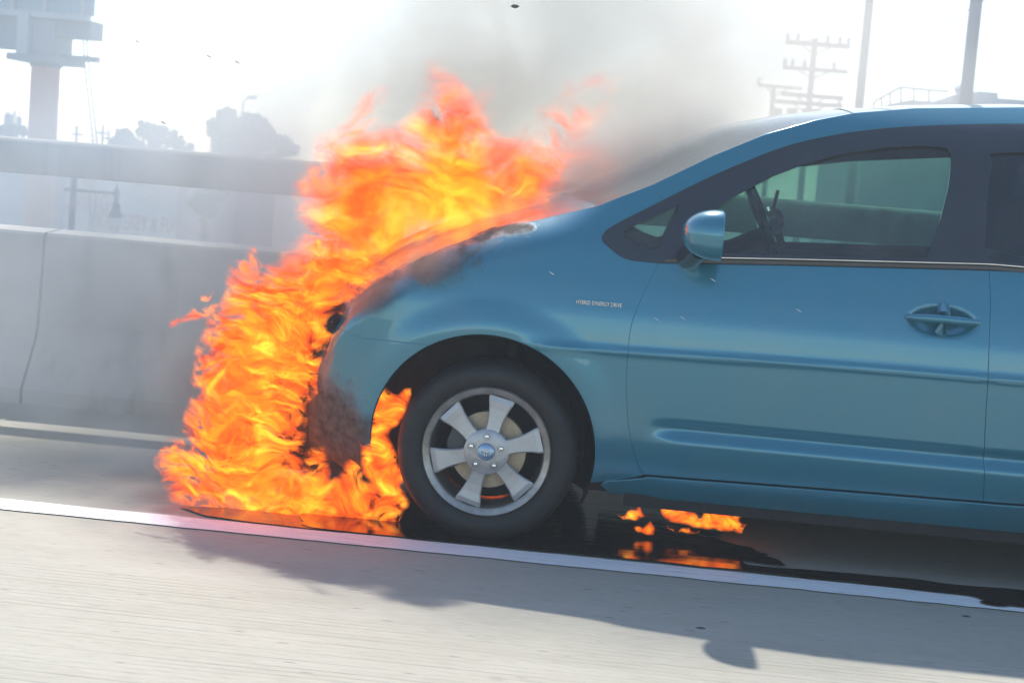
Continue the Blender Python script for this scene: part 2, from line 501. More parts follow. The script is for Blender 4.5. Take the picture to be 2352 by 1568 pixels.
# ---- car materials
def char_masks(t):
    """fire damage: heat-blistered, sooted areas round the engine bay and the nose"""
    g = t.n('ShaderNodeNewGeometry').outputs['Position']
    n = t.noise(t.pos(), 5.5, 5, 0.62); n2 = t.noise(t.pos(), 26, 4, 0.6)
    tot = None
    for c, r0, r1 in CHAR:
        d = t.vmath('DISTANCE', g, c)
        d = t.math('ADD', d, t.math('MULTIPLY', t.math('SUBTRACT', n, 0.5), 0.34))
        d = t.math('ADD', d, t.math('MULTIPLY', t.math('SUBTRACT', n2, 0.5), 0.07))
        m = t.mr(d, r1, r0)
        tot = m if tot is None else t.math('MAXIMUM', tot, m)
    return tot, n, n2
def P3(px, py, ex=0.0):
    x, z = S(px, py); return Vector((x, Y0 + off(x, z) + ex, z))
CHAR = [(P3(1050, 575), 0.015, 0.11), (P3(985, 592), 0.02, 0.11), (P3(880, 648), 0.02, 0.10), (P3(785, 708), 0.03, 0.12),
        (P3(1180, 522), 0.0, 0.075), (P3(1110, 545), 0.0, 0.09), (P3(720, 830), 0.02, 0.10), (P3(730, 1000), 0.17, 0.30), (P3(790, 1080), 0.11, 0.22), (P3(720, 880), 0.03, 0.13), (Vector((XW - 0.32, YC, 0.86)), 0.35, 0.72)]
def paint_mat():
    t = NT('blue_car_paint')
    ch, n, n2 = char_masks(t)
    fl = t.noise(t.pos(), 900, 1, 0.5)
    base = t.ramp(fl, [(0.3, (0.026, 0.175, 0.250)), (0.7, (0.040, 0.225, 0.305))])
    dirt = t.noise(t.pos((3, 3, 3)), 1.2, 4, 0.55)
    base = t.mix(t.mr(dirt, 0.4, 0.8, 0, 0.18), base, (0.17, 0.21, 0.22))
    soot = t.ramp(n2, [(0.3, (0.035, 0.033, 0.032)), (0.75, (0.13, 0.12, 0.105))])
    c = t.mix(ch, base, soot)
    rough = t.math('ADD', t.math('MULTIPLY', ch, 0.5), 0.24)
    coat = t.math('SUBTRACT', 1.0, ch, clamp=True)
    metal = t.math('MULTIPLY', coat, 0.35)
    t.bsdf(c, rough, metal, coat, 0.035, bump=t.math('MULTIPLY', n2, ch), bstr=0.25, bdist=0.006)
    return t.m
M['paint'] = paint_mat()
M['black'] = simple('black_trim', (0.020, 0.023, 0.027), 0.22, var=0.3, scale=8, coat=1.0)
M['matte'] = simple('matte_black_liner', (0.010, 0.010, 0.011), 0.9, var=0.4, scale=14, bstr=0.3)
M['charred'] = simple('charred_plastic', (0.030, 0.028, 0.027), 0.85, var=0.5, scale=14, bstr=0.5)
M['under'] = simple('sooty_underbody', (0.012, 0.012, 0.012), 0.8, var=0.5, scale=10)
M['chrome'] = simple('bright_metal', (0.72, 0.74, 0.76), 0.18, 1.0, var=0.08, scale=6)
M['trimgrey'] = simple('grey_interior', (0.20, 0.21, 0.20), 0.75, var=0.15, scale=9)
M['seat'] = simple('seat_cloth', (0.10, 0.105, 0.11), 0.95, var=0.2, scale=60)
def tyre_mat():
    t = NT('tyre_rubber'); n = t.noise(t.pos(), 22, 5, 0.6)
    c = t.ramp(n, [(0.3, (0.007, 0.007, 0.008)), (0.7, (0.017, 0.0165, 0.016))])
    t.bsdf(c, t.mr(n, 0.3, 0.7, 0.55, 0.8), bump=n, bstr=0.15, bdist=0.003); return t.m
M['tyre'] = tyre_mat()
def wheel_mat():
    t = NT('brushed_alloy'); n = t.noise(t.pos(), 11, 5, 0.65)
    c = t.ramp(n, [(0.25, (0.36, 0.36, 0.36)), (0.75, (0.54, 0.54, 0.53))])
    t.bsdf(c, t.mr(n, 0.3, 0.7, 0.32, 0.5), 0.55, coat=0.2); return t.m
M['alloy'] = wheel_mat()
def rim_mat():
    t = NT('dusty_rim_lip'); n = t.noise(t.pos(), 17, 5, 0.65)
    c = t.ramp(n, [(0.25, (0.24, 0.225, 0.20)), (0.75, (0.48, 0.46, 0.42))])
    t.bsdf(c, 0.38, 0.7); return t.m
M['rim'] = rim_mat()
M['disc'] = simple('rust_tan_disc', (0.46, 0.36, 0.25), 0.5, 0.3, var=0.25, scale=30)
def glass_mat(name, tint, refl=1.0, rough=0.0, dirt=0.05):
    t = NT(name)
    tr = t.n('ShaderNodeBsdfTransparent'); tr.inputs[0].default_value = (*tint, 1)
    gl = t.n('ShaderNodeBsdfGlossy'); gl.inputs[0].default_value = (0.95, 1, 1, 1); gl.inputs['Roughness'].default_value = rough
    fr = t.n('ShaderNodeFresnel'); fr.inputs[0].default_value = 1.52
    f = t.math('MULTIPLY', fr.outputs[0], refl, clamp=True)
    m = t.n('ShaderNodeMixShader'); t.l(f, m.inputs[0]); t.l(tr.outputs[0], m.inputs[1]); t.l(gl.outputs[0], m.inputs[2])
    df = t.n('ShaderNodeBsdfDiffuse'); df.inputs[0].default_value = (0.35, 0.36, 0.36, 1)
    n = t.noise(t.pos(), 3, 5, 0.6); d = t.mr(n, 0.3, 0.8, dirt * 0.5, dirt * 1.8)
    m2 = t.n('ShaderNodeMixShader'); t.l(d, m2.inputs[0]); t.l(m.outputs[0], m2.inputs[1]); t.l(df.outputs[0], m2.inputs[2])
    t.l(m2.outputs[0], t.out.inputs['Surface']); return t.m
M['glass'] = glass_mat('green_tinted_glass', (0.34, 0.55, 0.50), 1.2, dirt=0.10)
M['privacy'] = glass_mat('dark_privacy_glass', (0.10, 0.13, 0.14), 1.8, dirt=0.03)
M['shield'] = glass_mat('windshield_glass', (0.50, 0.68, 0.62), 1.6, dirt=0.18)

# ---- outlines (picture points pressed on the body surface)
def L(*pts): return [S(*p) for p in pts]
def arc(c, r, a0, a1, n=40): return [(c[0] + r * cos(radians(a0 + (a1 - a0) * i / n)), c[1] + r * sin(radians(a0 + (a1 - a0) * i / n))) for i in range(n + 1)]
seam_bf = catmull(L((752, 735), (785, 757), (830, 776), (900, 783), (985, 793)), 5)     # bumper / fender
arch_all = arc(AC, AR, 197, -16, 70)
def arch_split(p):
    a = math.degrees(atan2(p[1] - AC[1], p[0] - AC[0])); return a
a_s = arch_split(seam_bf[-1])
p_s = (AC[0] + AR * cos(radians(a_s)), AC[1] + AR * sin(radians(a_s)))
seam_bf[-1] = p_s
hinge = catmull(L((1513, 604), (1494, 640), (1470, 690), (1450, 745), (1443, 800), (1438, 880), (1441, 960), (1452, 1025), (1466, 1068), (1478, 1090)), 5)
door_bot = catmull(L((1478, 1090), (1560, 1096), (1900, 1122), (2258, 1151)), 6)
door_bot2 = catmull([S(2258, 1151), S(2352, 1158), (1.62, 0.325), (1.74, 0.36), (1.82, 0.46)], 6)
bseam = catmull(L((2258, 1151), (2262, 1000), (2272, 800), (2275, 700), (2272, 621)), 5)
belt = L((1513, 604), (1640, 606), (1800, 609), (2000, 614), (2272, 621))
belt_r = [S(2272, 621), S(2352, 624), (1.75, 1.10), (2.0, 1.125), (2.2, 1.15)]
win_tip = catmull(L((1382, 548), (1390, 560), (1420, 585), (1448, 597), (1513, 604)), 4)
dlo_top = catmull(L((1382, 548), (1385, 538), (1410, 517), (1500, 471), (1640, 402), (1790, 341), (1900, 313), (2000, 298), (2120, 289), (2272, 285)), 6)
topx = [TOPL[i] for i in range(len(TOPL))]
# fender
i0 = next(i for i, p in enumerate(_top) if p[0] >= 765)
pill = L((1370, 474), (1378, 510), (1382, 548))
fend_top = [S(752, 735)] + topx[i0:10]
arch_f = arc(AC, AR, a_s, -14, 60)
sill_l = L((1384, 1112), (1395, 1128))
fend = fend_top + pill[1:] + win_tip[1:] + hinge[1:] + [S(1455, 1096), S(1420, 1100)] + [arch_f[-1]] + arch_f[::-1][1:] + seam_bf[::-1][1:]
panel('front_fender', fend, M['paint'], step=0.016)
# near side of the bumper, down to the air dam
ab = [(AC[0] + AR * cos(radians(a)), AC[1] + AR * sin(radians(a))) for a in np.linspace(a_s, 197, 34)]
XB = XW - 0.66
bump_low = [ab[-1]] + L((830, 1092), (760, 1086)) + [(XB, 0.235)]
bump = seam_bf[:-1] + ab + bump_low[1:] + [(XB, 0.30), (XB, seam_bf[0][1] - 0.02)]
panel('bumper_cover', bump, M['paint'])
# nose of the bumper: plan curve round to the far side
def plan_pt(s):       # s 0..1 from the near edge to the far edge, even steps round the curve
    return s
V = []; F = []
zz = np.linspace(0.16, 0.735, 16)
def nose_pt(a, z):
    g = goff(z); ys = YC - (Y0 + g + plan(XB)); y = a * ys
    q = min(1.0, (abs(y) + g) / HW); u = (max(0.0, 1 - q ** 2.5)) ** 0.4
    return (XW - 0.05 - 0.86 * u, YC + y, z)
us = []
for i in range(49):
    a = sin(pi / 2 * (-1 + 2 * i / 48)); us.append(nose_pt(a, 0.735)[:2])
    for z in zz: V.append(nose_pt(a, z))
for i in range(48):
    for j in range(15):
        a = i * 16 + j; F.append([a, a + 16, a + 17, a + 1][::-1])
mobj('bumper_nose', V, F, M['charred'], CAR, smooth=True)
m_ = MB()
for z0 in (0.24, 0.29, 0.34): m_.tube([(lambda p: (p[0] - 0.004, p[1], p[2]))(nose_pt(sin(pi / 2 * (-1 + 2 * i / 48)), z0)) for i in range(8, 41)], 0.008, 6)
m_.build('lower_grille', M['matte'], CAR, smooth=True)
# doors
fdoor = hinge + door_bot[1:] + bseam[1:] + belt[::-1][1:]
fd = panel('front_door', fdoor, M['paint'], step=0.0135, gap=0.0032)
arc2 = arc(ARC2, AR, 168, 92, 20)
rdoor = [S(2272, 621)] + bseam[::-1][1:] + door_bot2[1:] + [(ARC2[0] - AR * 0.93, 0.50), (1.98, 0.70), (2.18, 0.90), (2.22, 1.145)] + belt_r[::-1][1:-1]
rd = panel('rear_door', rdoor, M['paint'], step=0.0135, gap=0.0032)
# rear quarter
quarter = [(2.22, 1.15), (2.18, 0.90), (1.98, 0.70), (ARC2[0] - AR * 0.93, 0.50)] + arc(ARC2, AR, 158, -10, 40) + [(2.72, 0.26), (2.86, 0.30), (2.92, 0.60), (2.90, 0.95), (2.84, 1.16)]
panel('rear_quarter', quarter, M['paint'])
# rocker
rock = L((1380, 1112), (1395, 1104), (1440, 1102), (1480, 1098)) + [(x, z - 0.009) for x, z in door_bot[1:]] + [(x, z - 0.009) for x, z in door_bot2[1:-1]] + [(1.79, 0.40), (1.80, 0.235)] + L((2352, 1222), (1900, 1180), (1500, 1141), (1400, 1130))
panel('rocker_panel', rock, M['paint'], gap=0.001, ex=-0.010, depth=0.03)
# roof rail / A-pillar
band = topx[9:] + [S(2352, 285)] + dlo_top[::-1] + [pill[1]]
band = topx[9:] + [(1.6, ztop(1.6)), (2.0, ztop(2.0)), (2.4, ztop(2.4)), (2.6, ztop(2.6)), (2.84, 1.165), (2.70, 1.20), (2.40, 1.36), (2.1, 1.475), (1.8, 1.52), (1.5, 1.535), S(2352, 285)] + dlo_top[::-1] + [pill[1]]
panel('roof_rail', band, M['paint'], step=0.02)
# black window surround
q_out = win_tip[::-1]
surround = dlo_top + [S(2352, 285), (1.5, 1.533), (1.8, 1.518), (2.1, 1.473), (2.4, 1.358), (2.66, 1.205), (2.2, 1.15)] + belt_r[::-1][1:] + belt[::-1][1:] + win_tip[::-1][1:-1]
glass_f = L((1655, 472), (1700, 445), (1775, 406), (1850, 377), (1940, 353), (2040, 339), (2130, 335), (2178, 340), (2186, 352), (2186, 372), (2180, 430), (2160, 510), (2132, 590), (2128, 594), (1900, 588), (1700, 583), (1610, 582), (1632, 520), (1645, 485))
glass_q = L((1560, 470), (1530, 485), (1470, 512), (1432, 533), (1436, 545), (1462, 560), (1500, 574), (1515, 570), (1530, 540), (1552, 495))
glass_rear = [S(2275, 352)] + [S(2352, 350), (1.5, 1.478), (1.78, 1.462), (1.98, 1.42), (2.10, 1.36), (2.12, 1.18), (1.8, 1.135)] + L((2352, 606), (2262, 600), (2262, 560))
def frame_panel(name, outer, holes, mat, ex=-0.001):
    o = densify(outer, 0.014); 
    if area(o) < 0: o = o[::-1]
    o = inset(o, 0.001)
    hs = [densify(h if area(h) > 0 else h[::-1], 0.014) for h in holes]
    v, f = tri2d(o, 0.03, holes=hs)
    V = []; Nn = []
    for side, dd in ((1, 0.0),):
        V += [(x, Yof(x, z, 1, ex), z) for x, z in v]; Nn += [nrm(x, z) for x, z in v]
    F = [list(t) for t in f]
    nb = len(V); V += [(x, Yof(x, z, 1, ex + 0.025), z) for x, z in v]; Nn += [-nrm(x, z) for x, z in v]
    F += [[i + nb for i in t][::-1] for t in f]
    cnt = {}
    for t in f:
        for i in range(len(t)): cnt[(t[i], t[(i + 1) % len(t)])] = 1
    me_edges = [(a, b) for (a, b) in cnt if (b, a) not in cnt]
    F += [[a, a + nb, b + nb, b] for a, b in me_edges]
    o = mobj(name, V, F, mat, CAR, normals=Nn); return o
frame_panel('window_frame', surround, [glass_f, glass_q, glass_rear], M['black'])
grow = lambda p: inset(densify(p if area(p) > 0 else p[::-1], 0.02), -0.006)
panel('door_window', grow(glass_f), M['glass'], ex=0.010, gap=0, flange=False, step=0.05)
panel('quarter_window', grow(glass_q), M['glass'], ex=0.008, gap=0, flange=False, step=0.05)
panel('rear_door_window', grow(glass_rear), M['privacy'], ex=0.008, gap=0, flange=False, step=0.05)
# bright weatherstrip along the belt line
def strip(name, pts, w, out, mat, parent=CAR):
    mb = MB(); vs = []; fs = []
    for x, z in pts:
        y = Y0 + off(x, z)
        vs += [(x, y + 0.004, z + w), (x, y - out, z + w * 0.6), (x, y - out, z - w * 0.6), (x, y + 0.004, z - w)]
    n = len(pts)
    for i in range(n - 1):
        for k in range(3): fs.append([4 * i + k, 4 * i + k + 1, 4 * i + 5 + k, 4 * i + 4 + k][::-1])
    mb.add(vs, fs); return mb.build(name, mat, parent)
beltp = densify([(x, z + 0.006) for x, z in (belt[0:1] + belt[1:])] , 0.03)[: -1]
bx = [(x, float(np.interp(x, [p[0] for p in belt], [p[1] for p in belt])) + 0.009) for x in np.linspace(belt[0][0] + 0.02, belt[-1][0] + 0.35, 60)]
strip('belt_moulding', bx, 0.009, 0.006, M['black'])
strip('belt_highlight_strip', [(x, z + 0.012) for x, z in bx[3:]], 0.0022, 0.007, M['chrome'])

# far side: mirrored shells
far_all = [p for p in fend_top] + pill[1:] + win_tip[1:]
far_low = fend_top + pill[1:] + win_tip[1:] + belt[1:] + belt_r[1:-1] + [(2.22, 1.15), (2.84, 1.16), (2.92, 0.60), (2.86, 0.30), (2.72, 0.26)] + arc(ARC2, AR, -10, 188, 40) + [(1.80, 0.235), (-0.15, 0.225)] + arch_f[::-1] + seam_bf[::-1][1:]
panel('far_side_body', far_low, M['paint'], side=-1, step=0.05, bstep=0.03)
panel('far_roof_rail', band, M['paint'], side=-1, step=0.05, bstep=0.03)
glass_ff = [(x + 0.36 * smooth((x - 0.45) / 0.3), z + 0.015 * smooth((x - 0.45) / 0.3)) for x, z in glass_f]
glass_fr = [(max(x, glass_f[8][0] + 0.47), z) for x, z in glass_rear]
def far_frame():
    o = densify(surround, 0.03); o = o if area(o) > 0 else o[::-1]
    hs = [densify(h if area(h) > 0 else h[::-1], 0.03) for h in (glass_ff, glass_q, glass_fr)]
    v, f = tri2d(o, 0.05, holes=hs)
    V = [(x, Yof(x, z, -1, 0.002), z) for x, z in v]
    mobj('far_window_frame', V, [list(t)[::-1] for t in f], M['black'], CAR, smooth=True)
far_frame()
panel('far_door_window', grow(glass_ff), M['glass'], side=-1, ex=0.01, gap=0, flange=False, step=0.06)
panel('far_rear_window', grow(glass_fr), M['privacy'], side=-1, ex=0.01, gap=0, flange=False, step=0.06)
panel('far_quarter_window', grow(glass_q), M['glass'], side=-1, ex=0.01, gap=0, flange=False, step=0.06)
far_b = seam_bf[:-1] + ab + bump_low[1:] + [(XB, 0.30), (XB, seam_bf[0][1] - 0.02)]
panel('far_bumper_side', far_b, M['paint'], side=-1, step=0.04)

# ---- top surfaces: hood, windshield, roof
def loft(name, xs, mat, bow, crown, n=24, mid_mat=None, drop=0.0):
    V = []; F = []
    for x in xs:
        z0 = ztop(x); o = off(x, z0); y0 = Y0 + o - 0.001; y1 = 2 * YC - y0
        for j in range(n + 1):
            u = -1 + 2 * j / n; y = YC + (y1 - y0) / 2 * u; s_ = 1 - abs(u) ** 2.3
            V.append((x - bow(x) * s_, y, z0 + crown(x) * s_ - drop))
    for i in range(len(xs) - 1):
        for j in range(n):
            a = i * (n + 1) + j; F.append([a, a + n + 1, a + n + 2, a + 1][::-1])
    F = [f[::-1] for f in F]
    return mobj(name, V, F, mat, CAR, smooth=True)
xh0, xh1, xr = ZTX[1][0], TOPL[9][0], TOPL[14][0]
bw = lambda x: 0.16 * smooth((0.75 - x) / 0.5) * smooth((x - xh0 + 0.25) / 0.2)
cr = lambda x: 0.040 - 0.012 * smooth((x - 0.1) / 0.8)
loft('hood', np.linspace(xh0, xh1 + 0.003, 30), M['paint'], bw, cr)
loft('windshield', np.linspace(xh1, xr + 0.02, 30), M['shield'], bw, cr, drop=0.0012)
loft('roof', np.linspace(xr, 2.05, 34), M['paint'], bw, cr)
loft('rear_hatch_glass', np.linspace(2.06, 2.80, 12), M['privacy'], lambda x: -0.12 * smooth((x - 2.0) / 0.5), cr)
# tail
V = []; F = []
for i in range(13):
    y = YC + HW * 0.90 * (-1 + i / 6)
    for z in np.linspace(0.26, 1.16, 8): V.append((2.90 + 0.08 * (1 - ((y - YC) / HW) ** 2) + 0.04 * math.sin((z - .2) * 3), y, z))
for i in range(12):
    for j in range(7): a = i * 8 + j; F.append([a, a + 8, a + 9, a + 1])
mobj('tailgate', V, F, M['paint'], CAR, smooth=True)

# ---- inner structure so that gaps and openings read dark
inner = [(-0.14, 0.27), (1.72, 0.27), (1.72, 0.98), (-0.14, 0.94)]
panel('door_inner_panel', inner, M['trimgrey'], ex=0.10, gap=0, flange=False, step=0.12)
panel('far_door_inner_panel', inner, M['trimgrey'], side=-1, ex=0.10, gap=0, flange=False, step=0.12)
panel('inner_skin', [(-0.17, 0.27), (1.75, 0.27), (1.75, 1.04), (-0.15, 0.98)], M['matte'], ex=0.048, gap=0, flange=False, step=0.04)
m_ = MB()
m_.box((XW + 0.36, Y0 + 0.12, 0.20), (2.70, YC * 2 - Y0 - 0.12, 0.27))
m_.box((XW + 0.48, Y0 + 0.10, 0.16), (1.6, Y0 + 0.16, 0.23))
m_.box((XW + 0.2, YC - 0.25, 0.15), (2.6, YC + 0.02, 0.21))
m_.box((XW - 0.84, Y0 + 0.22, 0.15), (XW - 0.36, 2 * YC - Y0 - 0.22, 0.19))
m_.build('floor_pan', M['under'], CAR)
m_ = MB(); m_.box((xh1 - 0.02, Y0 + 0.17, 0.27), (xh1 + 0.02, YC * 2 - Y0 - 0.17, 1.0)); m_.build('firewall', M['matte'], CAR)
# engine bay block (charred)
m_ = MB(); m_.box((XW - 0.52, Y0 + 0.34, 0.22), (XW - 0.05, 2 * YC - Y0 - 0.30, 0.66)); m_.box((XW + 0.3, Y0 + 0.3, 0.2), (xh1 - 0.03, 2 * YC - Y0 - 0.3, 0.8))
m_.build('engine_block', M['under'], CAR)
# wheel arch liner
def liner(ac):
    m_ = MB(); vs = []; fs = []; n = 44; R = AR - 0.004
    for i in range(n + 1):
        a = radians(206 - 232 * i / n)
        x = ac[0] + R * cos(a); z = ac[1] + R * sin(a)
        yo = Y0 + off(x, max(z, 0.2)) + 0.004
        vs += [(x, yo, z), (ac[0] + (R + 0.012) * cos(a), yo + 0.03, ac[1] + (R + 0.012) * sin(a)), (x, Y0 + 0.36, z), (ac[0] + 0.1 * cos(a), Y0 + 0.36, ac[1] + 0.1 * sin(a))]
        if i:
            b = 4 * (i - 1)
            for k in range(3): fs.append([b + k, b + k + 1, b + 5 + k, b + 4 + k])
    m_.add(vs, fs); return m_.build('wheel_arch_liner', M['matte'], CAR)
liner(AC); liner(ARC2)

# ---- interior
m_ = MB()
m_.box((xh1 + 0.03, Y0 + 0.20, 0.86), (0.16, 2 * YC - Y0 - 0.20, 0.985)); m_.build('dashboard', M['trimgrey'], CAR, bevel=0.03)
def seat(yc):
    V = MB(); V.box((0.45, yc - 0.24, 0.42), (0.98, yc + 0.24, 0.56)); s1 = V.build('seat', M['seat'], CAR, bevel=0.04)
    bk = MB(); sec = [(1.03, 0.50), (1.15, 0.50), (1.40, 1.10), (1.29, 1.12)]; bk.prism(sec, yc - 0.23, yc + 0.23); bk.build('seat_back', M['seat'], s1, bevel=0.03)
    hd = MB(); hd.prism([(1.33, 1.15), (1.42, 1.14), (1.46, 1.32), (1.38, 1.34)], yc - 0.13, yc + 0.13); hd.build('headrest', M['seat'], s1, bevel=0.03)
seat(Y0 + 0.47); seat(2 * YC - Y0 - 0.47)
# steering wheel, seen almost edge-on
swc = onY(1762, 540, Y0 + 0.45); swc = Vector((swc.x, Y0 + 0.47, swc.z))
m_ = MB(); ring = []; ax1 = Vector((0.42, 0, -0.91)); ax2 = Vector((0, 1, 0))
for i in range(33):
    a = 2 * pi * i / 32; ring.append(swc + (ax1 * cos(a) + ax2 * sin(a)) * 0.185)
m_.tube(ring, 0.016, 8, caps=False)
sw = m_.build('steering_wheel', M['black'], CAR, smooth=True)
m_ = MB(); m_.tube([swc - ax1.cross(ax2) * 0.02, swc + ax1.cross(ax2) * 0.05], [0.07, 0.06], 14)
m_.tube([swc + ax2 * 0.17, swc - ax2 * 0.17], 0.02, 6); m_.tube([swc, swc + ax1 * 0.17], 0.02, 6)
m_.tube([swc, swc + Vector((-0.32, 0, -0.16))], 0.035, 8); m_.build('hub', M['black'], sw, smooth=True)
m_ = MB(); rp = onY(1768, 508, YC); m_.lathe([(0.001, -0.03), (0.04, -0.03), (0.055, 0.0), (0.04, 0.03), (0.001, 0.03)], rp, 'Y', 20)
m_.tube([rp, rp + Vector((0.02, 0, 0.12))], 0.008, 6); m_.build('interior_mirror', M['black'], CAR, smooth=True)

# ---- wheel
def wheel(cx, cy_, cz, sign=1, R=0.312, steer=0):
    w = empty('wheel', Vector((cx, cy_, cz)) - wloc(CAR)); w.parent = CAR
    s = sign
    c = (cx, cy_, cz)
    rr = [(0.222, 0.006), (0.228, -0.002), (0.245, -0.012), (0.262, -0.014), (0.280, -0.010), (0.292, -0.002), (0.300, 0.008), (0.306, 0.020), (R, 0.030), (R, 0.060), (R - .006, .0605), (R - .006, 0.068), (R, 0.0685), (R, 0.115), (R - .006, .1155), (R - .006, 0.123), (R, 0.1235), (R, 0.165), (0.300, 0.185), (0.27, 0.20), (0.21, 0.195), (0.205, 0.03)]
    m_ = MB(); m_.lathe([(r, h * s) for r, h in rr], c, 'Y', 72, closed=True); m_.build('tyre', M['tyre'], w, smooth=True)
    m_ = MB()
    m_.lathe([(r, h * s) for r, h in [(0.2225, 0.012), (0.2235, 0.000), (0.219, -0.006), (0.212, -0.002), (0.208, 0.0), (0.199, 0.004), (0.196, 0.010), (0.194, 0.05), (0.186, 0.10), (0.182, 0.17), (0.21, 0.185)]], c, 'Y', 72)
    m_.build('rim', M['rim'], w, smooth=True)
    # six spokes flaring outwards
    for a in SPK:
        a = radians(a); ca, sa = cos(a), sin(a)
        def pt(r, t, h): return (cx + ca * r - sa * t, cy_ + h * s, cz + sa * r + ca * t)
        prof_ = [(0.034, 0.034, -0.004), (0.060, 0.027, 0.000), (0.090, 0.025, 0.004), (0.120, 0.028, 0.006), (0.150, 0.034, 0.006), (0.175, 0.042, 0.004), (0.1925, 0.046, 0.010)]
        vs = []; fs = []
        for r, hw, h in prof_:
            vs += [pt(r, -hw, h + 0.022), pt(r, -hw, h + 0.004), pt(r, -hw * 0.86, h), pt(r, hw * 0.86, h), pt(r, hw, h + 0.004), pt(r, hw, h + 0.022)]
        for i in range(len(prof_) - 1):
            b = 6 * i
            for k in range(5): fs.append([b + k, b + k + 1, b + 7 + k, b + 6 + k])
        e = 6 * (len(prof_) - 1); fs.append([e, e + 1, e + 2, e + 3, e + 4, e + 5]); 
        m_ = MB(); m_.add(vs, fs); m_.build('spoke', M['alloy'], w)
    m_ = MB(); m_.lathe([(r, h * s) for r, h in [(0.001, 0.0), (0.03, -0.003), (0.070, -0.004), (0.078, 0.002), (0.080, 0.03), (0.001, 0.03)]], c, 'Y', 40); m_.build('hub', M['alloy'], w, smooth=True)
    for k in range(5):
        a = radians(90 + 72 * k); p = (cx + 0.054 * cos(a), cy_, cz + 0.054 * sin(a))
        m_ = MB(); m_.lathe([(r, h * s) for r, h in [(0.0145, -0.0025), (0.0135, 0.004), (0.010, 0.0045)]], (p[0], p[1] - 0.0035 * s, p[2]), 'Y', 16); m_.build('lug_recess', M['black'], w, smooth=True)
        m_ = MB(); m_.lathe([(r, h * s) for r, h in [(0.001, -0.016), (0.007, -0.015), (0.0088, -0.010), (0.0088, 0.0)]], p, 'Y', 6); m_.build('lug_nut', M['chrome'], w)
    m_ = MB(); m_.lathe([(r, h * s) for r, h in [(0.001, -0.018), (0.022, -0.017), (0.029, -0.012), (0.031, -0.002)]], c, 'Y', 32); m_.build('hub_cap', M['cap'], w, smooth=True)
    # emblem: three interlocking ovals on the cap
    m_ = MB()
    for (ex_, ez_, a1, a2) in ((0, 0, 0.0185, 0.0125), (0, 0.0045, 0.0125, 0.0048), (0, -0.001, 0.0055, 0.0115)):
        m_.tube([(cx + ex_ + a1 * cos(2 * pi * i / 28), cy_ - 0.0185 * s, cz + ez_ + a2 * sin(2 * pi * i / 28)) for i in range(29)], 0.0012, 5, caps=False)
    m_.build('emblem', M['chrome'], w, smooth=True)
    m_ = MB(); m_.lathe([(r, h * s) for r, h in [(0.065, 0.05), (0.132, 0.052), (0.134, 0.075), (0.065, 0.075)]], c, 'Y', 48); m_.build('brake_disc', M['disc'], w, smooth=True)
    m_ = MB(); m_.lathe([(r, h * s) for r, h in [(0.02, 0.045), (0.064, 0.048), (0.066, 0.12), (0.18, 0.14)]], c, 'Y', 36); m_.build('brake_hub', M['under'], w, smooth=True)
    m_ = MB(); pa = [(cx + r * cos(radians(a)), cz + r * sin(radians(a))) for r, a in [(0.145, 150), (0.145, 172), (0.145, 195), (0.145, 212), (0.085, 212), (0.08, 190), (0.08, 170), (0.085, 150)]]
    m_.prism(pa, cy_ + 0.045 * s, cy_ + 0.11 * s); m_.build('brake_caliper', M['caliper'], w, bevel=0.006)
    return w
M['cap'] = simple('blue_silver_cap', (0.30, 0.42, 0.55), 0.3, 0.8, var=0.1, scale=20)
M['caliper'] = simple('cast_iron_caliper', (0.10, 0.10, 0.105), 0.6, 0.5, var=0.3, scale=40)
SPK = [78, 137, 195, 254, 317, 17]
WY = Y0 + 0.028
wc = onY(1117, 1034, WY)
wheel(wc.x, WY, 0.3125)
SPK = [30, 90, 150, 210, 270, 330]
wheel(XW + WB, WY, 0.3125); wheel(XW, 2 * YC - WY, 0.3125, -1); wheel(XW + WB, 2 * YC - WY, 0.3125, -1)
# axle bits behind the wheel
m_ = MB(); m_.tube([(wc.x, WY + 0.12, 0.31), (wc.x, YC * 2 - WY - 0.12, 0.31)], 0.03, 10); m_.tube([(wc.x + .02, WY + .28, .3), (wc.x + .05, WY + .33, .85)], 0.035, 10)
m_.build('suspension', M['under'], CAR, smooth=True)

# ---- door handle
hx, hz = HANDLES[0]; hy = Y0 + off0(hx + 0.2, hz)
def handle(hx, hz, door):
    y = Y0 + off0(hx + 0.2, hz)
    m_ = MB(); pts = []; rs = []
    for i in range(15):
        u = -1 + i / 7; pts.append(Vector((hx + 0.118 * u, y - 0.026 * (1 - abs(u) ** 3.5) + 0.002, hz + 0.006 + 0.004 * (1 - u * u)))); rs.append(0.015 * (1 - 0.45 * abs(u) ** 3))
    m_.tube(pts, rs, 12); m_.build('handle', M['paint'], door, smooth=True)
    m_ = MB(); m_.tube([Vector((hx, y + 0.022, hz + 0.045)), Vector((hx, y - 0.006, hz + 0.030)), Vector((hx, y - 0.006, hz - 0.034)), Vector((hx, y + 0.022, hz - 0.047))], 0.022, 12); m_.build('handle_grip', M['paint'], door, smooth=True)
handle(hx, hz, fd)

# ---- door mirror
mir = empty('door_mirror', Vector((0, 0, 0))); mir.parent = CAR
mc = onY(1618, 538, Y0 - 0.075); mir.location = mc - wloc(CAR)
V = []; F = []; nu, nv = 28, 20
